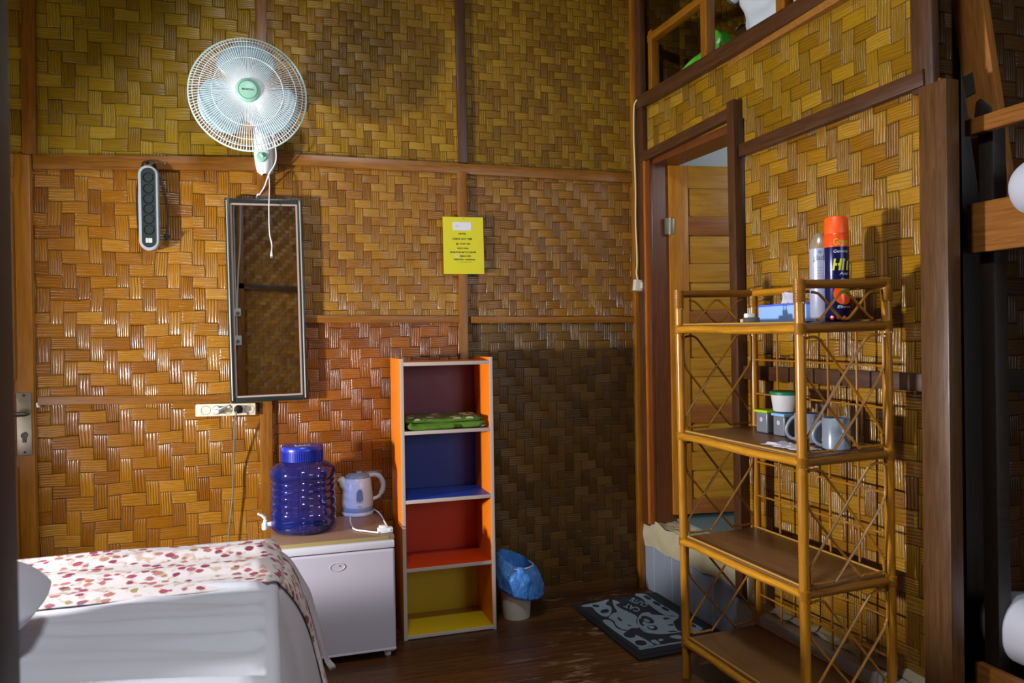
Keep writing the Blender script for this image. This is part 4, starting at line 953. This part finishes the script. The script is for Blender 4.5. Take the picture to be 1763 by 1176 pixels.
gc = thing('air_freshener_can', 'pale lilac air freshener can behind the orange capped can', 'spray can', (gx, y2, GZ)); GR = .033; GH = onY(1411, 402, y2).z-GZ; fg = math.atan2(CAM.y-y2, CAM.x-gx)
q = MB().lathe([(0, 0), (GR-.003, 0), (GR, .004), (GR, GH-.050), (0, GH-.050)], 40); gb = q.build('body', LILAC, gc)
q = MB().lathe([(0, GH-.051), (GR, GH-.051), (GR-.001, GH-.036), (GR-.006, GH-.020), (GR-.014, GH-.006), (GR-.019, GH), (0, GH)], 40); q.build('dome_cap', CREAMC, gc)
PRN = plain('slate print', '3c4660', .5)
L = [wrap(fit_text('glade', .042, .022, PRN, Matrix(), 0., .0003, .2), GR, fg-.05, GH-.082)]
for k in range(4): L.append(wrap(fit_text('iiiiiiiiiiiiii'[:10+k], .040, .0035, PRN, Matrix(), 0.), GR, fg-.1, GH-.115-.0095*k) if False else wrap(fit_text('- '*8, .040, .0016, PRN, Matrix(), .01), GR, fg-.08, GH-.112-.009*k))
join_meshes('lettering', L, PRN, gb)
disc(GR, fg-.05, GH-.062, .005, .0004).build('leaf_mark', plain('teal print', '4c8c9c', .5), gb, 80)
# plug adapter
pa = on_shelf('plug_adapter', 'small cream travel plug adapter lying beside the tissue box', 'adapter', 1290, .045, 4, -.15)
q = MB().b2((-.030, -.018, 0), (-.008, .018, .016), .003); q.build('cream_block', plain('adapter cream', 'bcb48c', .4), pa); q = MB().b2((-.008, -.02, 0), (.034, .02, .020), .004); q.build('grey_body', plain('adapter grey', '4c4a44', .4), pa)
q = MB().b2((-.012, -.014, .018), (.012, .014, .034), .004); q.build('plug_face', WHITE_P, pa)
for x in (-.006, .006): MB().cyl((x, 0, .042), .0022, .018, 10).build('pin', STEEL, pa)
# tubs
z0 = 0
CLEAR = NT('cloudy plastic'); CLEAR.set(Base_Color=lin('aab0b8'), Roughness=.25); CLEAR.p.inputs['Transmission Weight'].default_value = .6
LIME, SKY, GRN = plain('lime lid', 'a8d020', .4), plain('sky lid', '8cc0ee', .4), plain('green lid', '14784c', .4)
STK = plain('sticker lilac', 'b4b8cc', .5)
def tub(name, label, px, ly, lid, w, d, h, rot=0.):
    t = on_shelf(name, label, 'food box', px, ly, 3, rot)
    q = MB().b2((-w/2, -d/2, 0), (w/2, d/2, h-.008), .006, 3); bo = q.build('box', CLEAR.mat, t)
    q = MB().soft((0, 0, h*.30), (w-.012, d-.012, h*.5), .012, 8, lambda p: p+Vector((0, 0, .006*noise.noise(p*60)))); q.build('contents', plain('dark sachets', '2a2c34', .5, var=.4, scale=90), t)
    MB().cyl((0, -d/2-.0006, h*.58), .0085, .0012, 16, 'Y').build('sticker', STK, bo)
    for k in (-1, 1): MB().cyl((-w/2-.0006, k*d*.22, h*.58), .0085, .0012, 16, 'X').build('sticker', STK, bo)
    q = MB().b2((-w/2-.005, -d/2-.005, h-.010), (w/2+.005, d/2+.005, h), .004); q.build('lid', lid, t); return t
t1 = tub('food_box', 'small clear box with lime lid under the green lidded tub', 1331, .268, LIME, .062, .10, .082)
t2 = tub('food_box', 'small clear box with sky blue lid left of the grey mugs', 1361, .268, SKY, .060, .10, .078)
gt = on_shelf('round_tub', 'round tub of white powder with green lid on small boxes', 'tub', 1353, .262, 3, 0, None, .083)
q = MB().lathe([(0, 0), (.040, 0), (.043, .004), (.050, .060), (0, .060)], 36); q.build('tub', plain('white powder tub', 'd0cfcf', .45, var=.04), gt)
q = MB().lathe([(0, .058), (.054, .058), (.055, .068), (.050, .071), (.046, .069), (0, .069)], 36); q.build('lid', GRN, gt)
# mugs, glasses, tissue
MUGM = plain('grey mug glaze', '7c8794', .25, var=.04, coat=.3); 
def make_mug():
    m_ = thing('mug', 'grey mug nearest the right end of the rattan shelf, handle to the left', 'mug', group='grey mugs on the rattan shelf')
    R, H_ = .041, .098
    q = MB().lathe([(0, .0), (R-.004, .0), (R, .004), (R, H_-.002), (R-.0015, H_), (R-.004, H_-.002), (R-.005, .008), (0, .006)], 40); q.build('cup', MUGM, m_)
    q = MB().tube(spline([(-R+.004, 0, .086), (-R-.008, 0, .078), (-R-.021, 0, .058), (-R-.025, 0, .040), (-R-.020, 0, .022), (-R-.006, 0, .012), (-R+.005, 0, .012)], 5), .0055, 10); q.build('handle', MUGM, m_); return m_
def place(o, px, ly, lvl, ang): z = EZ[lvl]+.0185; o.location = ew(ex_at(px, ly, z), ly, z); o.rotation_euler = (0, 0, ang)
mg = make_mug(); place(mg, 1440, .185, 3, -.70)
m2 = copy_tree(mg); m2['label'] = 'second grey mug, partly hidden behind the front rattan leg'; place(m2, 1391, .200, 3, -.72)
GLS = glassy('clear glass', 'f0f4f4', .02, 1.45)
def make_glass():
    g = thing('drinking_glass', 'clear drinking glass behind the second mug', 'glass', group='clear glasses on the rattan shelf')
    q = MB().lathe([(0, 0), (.026, 0), (.029, .004), (.035, .122), (.0335, .122), (.0275, .010), (0, .010)], 36); q.build('tumbler', GLS, g); return g
g1 = make_glass(); place(g1, 1424, .285, 3, 0)
g2 = copy_tree(g1); g2['label'] = 'clear drinking glass nearest the right rear leg of the rattan shelf'; place(g2, 1466, .275, 3, 0)
nk = on_shelf('crumpled_napkin', 'crumpled white napkin under mugs and boxes on the rattan shelf', 'napkin', 1356, .10, 3)
def nap(u, v):
    x = -.075+.19*u; y = -.05+.085*v; e = min(u, 1-u, v, 1-v)*4
    return Vector((x+.008*noise.noise(Vector((u*7, v*5, 3))), y+.012*noise.noise(Vector((u*6, v*6, 9))), .002+max(0, min(1, e)*.004+.011*noise.noise(Vector((u*8, v*6, 1)))*(1-.7*min(1, u*1.3)))))
n_ = MB().grid(nap, 40, 22).build('napkin', TIS, nk, 80); m = n_.modifiers.new('t', 'SOLIDIFY'); m.thickness = .001

# ------------------------------------------------------------------ bed
SHEET = plain('white sheet', 'c4c4cc', .85, var=.03, scale=4, bump=.0)
BX0, BX1, BY0, BY1, BZ = -3.74, -1.80, -2.36, -.965, .60
def floral():
    t = NT('floral cloth'); v = t.obj(); k = t.vmul(v, (1., 1.25, 1.))
    vo = t.n('TexVoronoi'); t.t.links.new(k, vo.inputs['Vector']); vo.inputs['Scale'].default_value = 31; vo.inputs['Randomness'].default_value = 1.
    d = t.m('ADD', vo.outputs['Distance'], t.m('MULTIPLY', t.noise(v, 70, 4), .5)); c = t.sep(vo.outputs['Color'])
    fl_ = t.m('MULTIPLY', t.smooth(d, .74, .60), t.smooth(c[0], .26, .32))
    colf = t.ramp(c[1], [(.0, '7c2444'), (.35, '9c4058'), (.55, 'b07860'), (.8, '8a4c60'), (1., '9a8a50')])
    base = t.cmix(t.smooth(t.noise(v, 34, 4), .52, .64), lin('d0c8c6'), lin('b8a290'))
    t.set(Base_Color=t.cmix(fl_, base, colf), Roughness=.9); t.bump(t.noise(v, 46, 3), .12, .004); return t.mat
FLOR = floral()
bed = thing('bed', 'white sheeted bed in the left foreground with a floral runner', 'bed', ((BX0+BX1)/2, (BY0+BY1)/2, 0))
bl_ = Vector(bed.location)
q = MB().soft((0, 0, .40), (BX1-BX0-.03, BY1-BY0-.03, .36), .05, 10); q.build('mattress', SHEET, bed)
q = MB().b2((BX0-bl_.x+.02, BY0-bl_.y+.03, .06), (BX1-bl_.x-.04, BY1-bl_.y-.03, .23), .004)
for x in (BX0-bl_.x+.03, BX1-bl_.x-.10):
    for y in (BY0-bl_.y+.04, BY1-bl_.y-.10): q.b2((x, y, 0), (x+.06, y+.06, .08))
q.build('base', WD_BUNK, bed)
def section(t, y, off=0.):
    """across the bed: t 0..1 over the top, 1..2 down the hanging end -> (x, z)"""
    r = .035
    if t <= 1: return BX0+(BX1-BX0-r)*t, BZ+off
    s = (t-1); far = max(0, min(1, (y+1.40)/.38)); far = far*far*(3-2*far)
    if s < .12: a = s/.12*PI/2; return BX1-r+(r+off)*math.sin(a), BZ-r+(r+off)*math.cos(a)
    k = (s-.12)/.88; fl_ = (1-far)*.115*k**.95+far*.150*k**.55
    return BX1+off+fl_, BZ-r-(BZ-r-.05)*k
def sheetf(u, v):
    t = u*2; y = BY0+(BY1-BY0)*v; x, z = section(t, y)
    edge = max(0, 1-abs(t-1)/.45)
    w = .0045*noise.noise(Vector((x*3.2, y*5, 1)))+edge*.026*noise.noise(Vector((x*1.4, y*19+x*5, 4)))*(1 if t < 1 else .2)+.014*max(0, noise.noise(Vector((x*5+y*2, y*2.2-x*1.5, 8)))-.1)
    if t <= 1: z += w
    else: x += .012*noise.noise(Vector((y*6, z*2, 3)))*(t-1)
    return Vector((x, y, z))-bl_
nu = 150
s_ = MB().grid(sheetf, nu, 110).build('sheet', SHEET, bed, 80); m = s_.modifiers.new('t', 'SOLIDIFY'); m.thickness = .003; m.offset = -1
RY0, RY1 = -1.335, -.945
ru = thing('floral_runner', 'white cotton runner with red flowers across the far side of the bed', 'bed runner', ((BX0+BX1)/2, (RY0+RY1)/2, BZ)); rl = Vector(ru.location)
def runf(u, v):
    t = .02+u*1.93; y = RY0+(RY1-RY0)*v
    f = max(0, t-1)
    y = RY0+(RY1-RY0)*v+.31*(1-(1-min(1, f*1.5))**2)*(1-v)
    x, z = section(t, y, .004)
    w = .011*noise.noise(Vector((x*2.4, y*16, 5)))+.008*math.sin(y*42+x*3)*max(0, min(1, (t-.45)*2))*(1 if t < 1 else .4)+.003
    if t <= 1: z += (max(w, -.001)+.006)*min(1, v*6)-.002+.030*v*v
    else: x += .012*noise.noise(Vector((y*6, z*2, 3)))*f+.0008+.008*min(1, v*6); z += (.030*v*v+.004)*max(0, 1-f*5)
    return Vector((x, y, z))-rl
r_ = MB().grid(runf, 160, 44).build('cloth', FLOR, ru, 80); m = r_.modifiers.new('t', 'SOLIDIFY'); m.thickness = .003; m.offset = 1
def lacef(u, v):
    t = 1.10+u*.66; y = RY1-.03+.055*v; x, z = section(t, y, .010); f = t-1; bulge = .016*math.sin(PI*v)*min(1, u*3)
    if u > .93: z += .004*math.sin(v*40); x += .010*(u-.93)/.07*(1+math.sin(v*25))
    return Vector((x+.018*f+bulge+.004*noise.noise(Vector((y*30, z*12, 0))), y, z+.02*(1-f)))-rl
l_ = MB().grid(lacef, 50, 14).build('lace_border', plain('lace white', 'b0a8ac', .9, bump=.5, scale=60), ru, 80); m = l_.modifiers.new('t', 'SOLIDIFY'); m.thickness = .003
pp_ = onZ(74, 1060, BZ+.06)
def pilf(w): return w+Vector((0, 0, .02*noise.noise(w*5)))
pi = thing('pillow', 'white pillow at the left end of the near bed', 'pillow', (pp_.x-.285, pp_.y-.01, BZ+.012), (0, 0, .1))
def pil(L_, W_, Hh):
    def f(w):
        k = (1-abs(w.x/(L_/2))**3.2)*(1-abs(w.y/(W_/2))**3.2); return Vector((w.x*(1-.05*(w.y/(W_/2))**2), w.y*(1-.05*(w.x/(L_/2))**2), w.z*(.12+.88*max(k, 0)**.55)+.006*noise.noise(w*9)))
    return f
PILM = plain('pillow cotton', 'b4b4be', .9, var=.03, scale=4)
q = MB().soft((0, 0, .085), (.58, .40, .17), .085, 22, pil(.58, .40, .17)); q.build('cushion', PILM, pi, 80)

# ------------------------------------------------------------------ bunk bed in the alcove
X0 = .175
bk = thing('bunk_bed', 'brown wooden bunk bed in the dark alcove at the right edge', 'bunk bed', (X0, -1.76, 0))
def bz(x, y): return onX(x, y, X0).z
zt, zb_ = bz(1665, 352), bz(1665, 437); e0 = onX(1665, 400, X0).y+1.76; LB = -2.0
q = MB().b2((0, LB, zb_), (.03, e0, zt), .004); q.build('side_board', WD_BUNKY, bk)
q = MB().b2((.75, LB, zb_), (.78, e0, zt), .004); q.build('side_board', WD_BUNKY, bk)
gz = (bz(1662, 209)+bz(1662, 233))/2
q = MB().b2((.0, LB, gz-.024), (.03, e0+.005, gz+.024), .004); q.build('guard_rail', WD_BUNKY, bk)
lz0 = bz(1671, 1137); q = MB().b2((0, LB, lz0-.13), (.03, e0-.005, lz0), .004); q.build('side_board', WD_BUNKY, bk)
for zz_ in (zb_+.035, lz0-.07): MB().b2((.03, LB, zz_-.02), (.75, e0-.01, zz_)).build('slat_base', WD_BUNK, bk)
for zz_ in (zb_+.035, lz0-.07): MB().soft((.39, LB/2-.10, zz_+.032), (.70, -LB-.26, .06), .028, 8).build('mattress', plain('bunk mattress', '4c4c58', .9), bk)
for x in (.035, .72): MB().b2((x, e0-.06, 0), (x+.05, e0-.01, gz+.02), .004).build('post', WD_BLACK, bk)
for x in (.0, .72): MB().b2((x, LB, 0), (x+.05, LB+.05, gz+.02), .004).build('post', WD_BLACK, bk)
pa_, pb_ = onX(1667, -10, X0+.10), onX(1718, 345, X0+.10); dv = (pa_-pb_); pa2 = pb_+dv*1.7
q = MB(); mid = (pa2+pb_-dv*.15)/2; ln_ = dv.length*1.9
ang = math.atan2(dv.y, dv.z)
lad = thing('loft_ladder', 'worn leaning ladder plank rising from the upper bunk to the loft', 'ladder', (pb_.x, pb_.y, pb_.z), (-ang, 0, 0))
MB().b2((-.012, -.052, -.10), (.018, .052, dv.length*1.8), .004).build('stile', WD_BUNKZ, lad)
MB().lathe([(0, .002), (.8, .002), (1., 0), (0, 0)], 16, T(-.0125, .0, dv.length*.42) @ Matrix.Rotation(-PI/2, 4, 'Y') @ Matrix.Diagonal((.036, .030, 1, 1)), squash=lambda a, z: 1+.18*math.sin(3*a+1)).build('dark_stain', WD_BLACK, lad)
MB().b2((-.015, .012, dv.length*.52), (-.011, .046, dv.length*.62)).build('metal_plate', plain('dull plate', '4c463e', .45, .6), lad)
for n_, (px, py, xx, zz_, lab) in enumerate(((1930, 325, .36, 0, 'white pillow on the upper bunk at the right edge'), (1790, 1115, .45, 0, 'white pillow on the lower bunk in the bottom right corner'))):
    p = onX(px, py, xx); r = thing('pillow', lab, 'pillow', (p.x, p.y-.02-.13*n_, (zb_+.075 if n_ == 0 else lz0-.005)), (0, 0, PI/2), 'pillows on the bunk bed')
    hgt = .20 if n_ else .17
    q = MB().soft((0, 0, hgt/2), (.42, .46, hgt), .09, 18, lambda w: w+Vector((.012*noise.noise(w*7), .012*noise.noise(w*7+Vector((3, 0, 0))), .01*noise.noise(w*8)))); q.build('cushion', PILM, r, 80)

# ------------------------------------------------------------------ bags up in the loft
def rwp(s, d, z): return RW @ Vector((s, d, z))
GB = NT('green bag cloth'); v = GB.obj(); vo = GB.n('TexVoronoi'); GB.t.links.new(GB.vmul(v, (1, 1, 1.6)), vo.inputs['Vector']); vo.inputs['Scale'].default_value = 11
GB.set(Base_Color=GB.cmix(GB.m('MULTIPLY', GB.smooth(vo.outputs['Distance'], .36, .30), GB.smooth(GB.sep(vo.outputs['Color'])[0], .55, .6)), lin('48a424'), lin('b4cca8')), Roughness=.6)
s1, z1_ = onR(1245, 62, -.17); s2, z2_ = onR(1168, 136, -.10)
gbg = thing('green_bag', 'bright green shopping bag slumped on the storage loft', 'bag', rwp(.345, .17, 2.448), (0, 0, A-PI/2))
def gfn(w):
    t = (w.x+.24)/.48; top = .135+.10*max(0, min(1, t/.72))**1.6 if t < .72 else .235-.16*((t-.72)/.28)**1.5; zz_ = (w.z+.2)/.4
    return Vector((w.x+.02*noise.noise(w*6), w.y*(1-.5*zz_)+.02*noise.noise(w*9), -.2+top*zz_+.016*noise.noise(w*11+Vector((4, 0, 0)))*zz_))
q = MB().soft((0, 0, .2), (.48, .12, .4), .04, 26, gfn); q.build('sack', GB.mat, gbg, 80)
q = MB().box((.33, .08, .19), (.34, .18, .38), .015); 
cbx = thing('cardboard_box', 'brown cardboard box behind the green bag on the loft', 'box', rwp(.50, .42, 2.446), (0, 0, A-PI/2))
q = MB().b2((-.12, -.1, 0), (.12, .1, .30), .004); q.build('carton', plain('cardboard', '7c5c3c', .8), cbx)
s3, z3_ = onR(1310, 20, -.14)
WB = plain('white bag', 'b8c0c4', .7, var=.05, scale=6)
wbg = thing('white_bag', 'white cloth bundle piled on the storage loft behind an upright', 'bag', rwp(.90, .22, 2.448), (0, 0, A-PI/2))
def wfn(w):
    k = (w.z+.33)/.66; c_ = noise.noise(w*9+Vector((0, 0, 5)))+.5*noise.noise(w*19)
    return Vector((w.x*(1-.18*k)+.07*noise.noise(w*4.5)+.022*c_, w.y*(1-.3*k)+.03*noise.noise(w*6)+.022*c_, w.z+.03*noise.noise(w*5+Vector((2, 0, 0)))))
q = MB().soft((0, 0, .35), (.46, .20, .66), .08, 40, wfn); 
q.tube(spline([(-.16, -.03, .36), (-.27, -.04, .375), (-.37, -.04, .355)], 4), [.07]*4+[.045]*4+[.004], 10); q.build('bundle', WB, wbg, 60)

NTRIM[0] += 1
o = MB().prism([(-1.48, 3.5), (-2.33, 2.594), (-2.62, 2.30), (-3.79, 2.30), (-3.79, 3.5)], -1.01, -.99).build('trim_%d' % NTRIM[0], WD_DARK)  # unseen board added to keep overhead light off the upper left wall
struct(o, 'added slanted dark board partition under the roof at the upper left', 'blocker')
# ------------------------------------------------------------------ light, world, camera
def area(name, loc, target, sx, sy, power, col):
    l = bpy.data.lights.new(name, 'AREA'); l.shape = 'RECTANGLE'; l.size = sx; l.size_y = sy; l.energy = power; l.color = col
    o = bpy.data.objects.new(name, l); COL.objects.link(o); o.location = loc
    o.rotation_euler = (Vector(target)-Vector(loc)).to_track_quat('-Z', 'Y').to_euler(); return o
area('window_light_left', (-4.10, -1.47, 1.06), (-1.2, -1.2, 1.2), .15, .16, L_LEFT, (.98, .97, 1.))
area('front_fill', (.6, -4.95, 1.85), (-.9, -.6, 1.0), 1.3, 1.2, L_FRONT, (.80, .90, 1.))  # fill light added outside the invented front window
area('ceiling_fill', (-1.75, -2.5, 3.35), (-1.75, -2.3, 0), .4, .2, L_CEIL, (.88, .94, 1.))  # unseen light added as fill from above, no fixture built
l = bpy.data.lights.new('bathroom_fill', 'POINT'); l.energy = L_BATH; l.color = (.82, .92, 1.); l.shadow_soft_size = .1
o = bpy.data.objects.new('bathroom_fill', l); COL.objects.link(o); o.location = (.95, -.95, 2.2)  # unseen light added to brighten the bathroom interior
wd = bpy.data.worlds.new('world'); S.world = wd; wd.use_nodes = True
bg = wd.node_tree.nodes['Background']; bg.inputs[0].default_value = (.75, .87, 1., 1.); bg.inputs[1].default_value = L_SKY
cd = bpy.data.cameras.new('camera'); co = bpy.data.objects.new('camera', cd); COL.objects.link(co)
cd.sensor_width = 36.; cd.sensor_fit = 'HORIZONTAL'; cd.lens = F/1763*36; cd.clip_start = .02
co.matrix_world = Matrix((( *(RT[i] for i in ()),), ) ) if False else Matrix([[RT[i], UP[i], -FW[i], CAM[i]] for i in range(3)]+[[0, 0, 0, 1]])
cd.dof.use_dof = True; cd.dof.focus_distance = 3.2; cd.dof.aperture_fstop = 4.5
S.camera = co
S.view_settings.view_transform = 'Standard'; S.view_settings.look = 'None'; S.view_settings.exposure = EXPO; S.view_settings.gamma = 1.; S.view_settings.use_curve_mapping = False
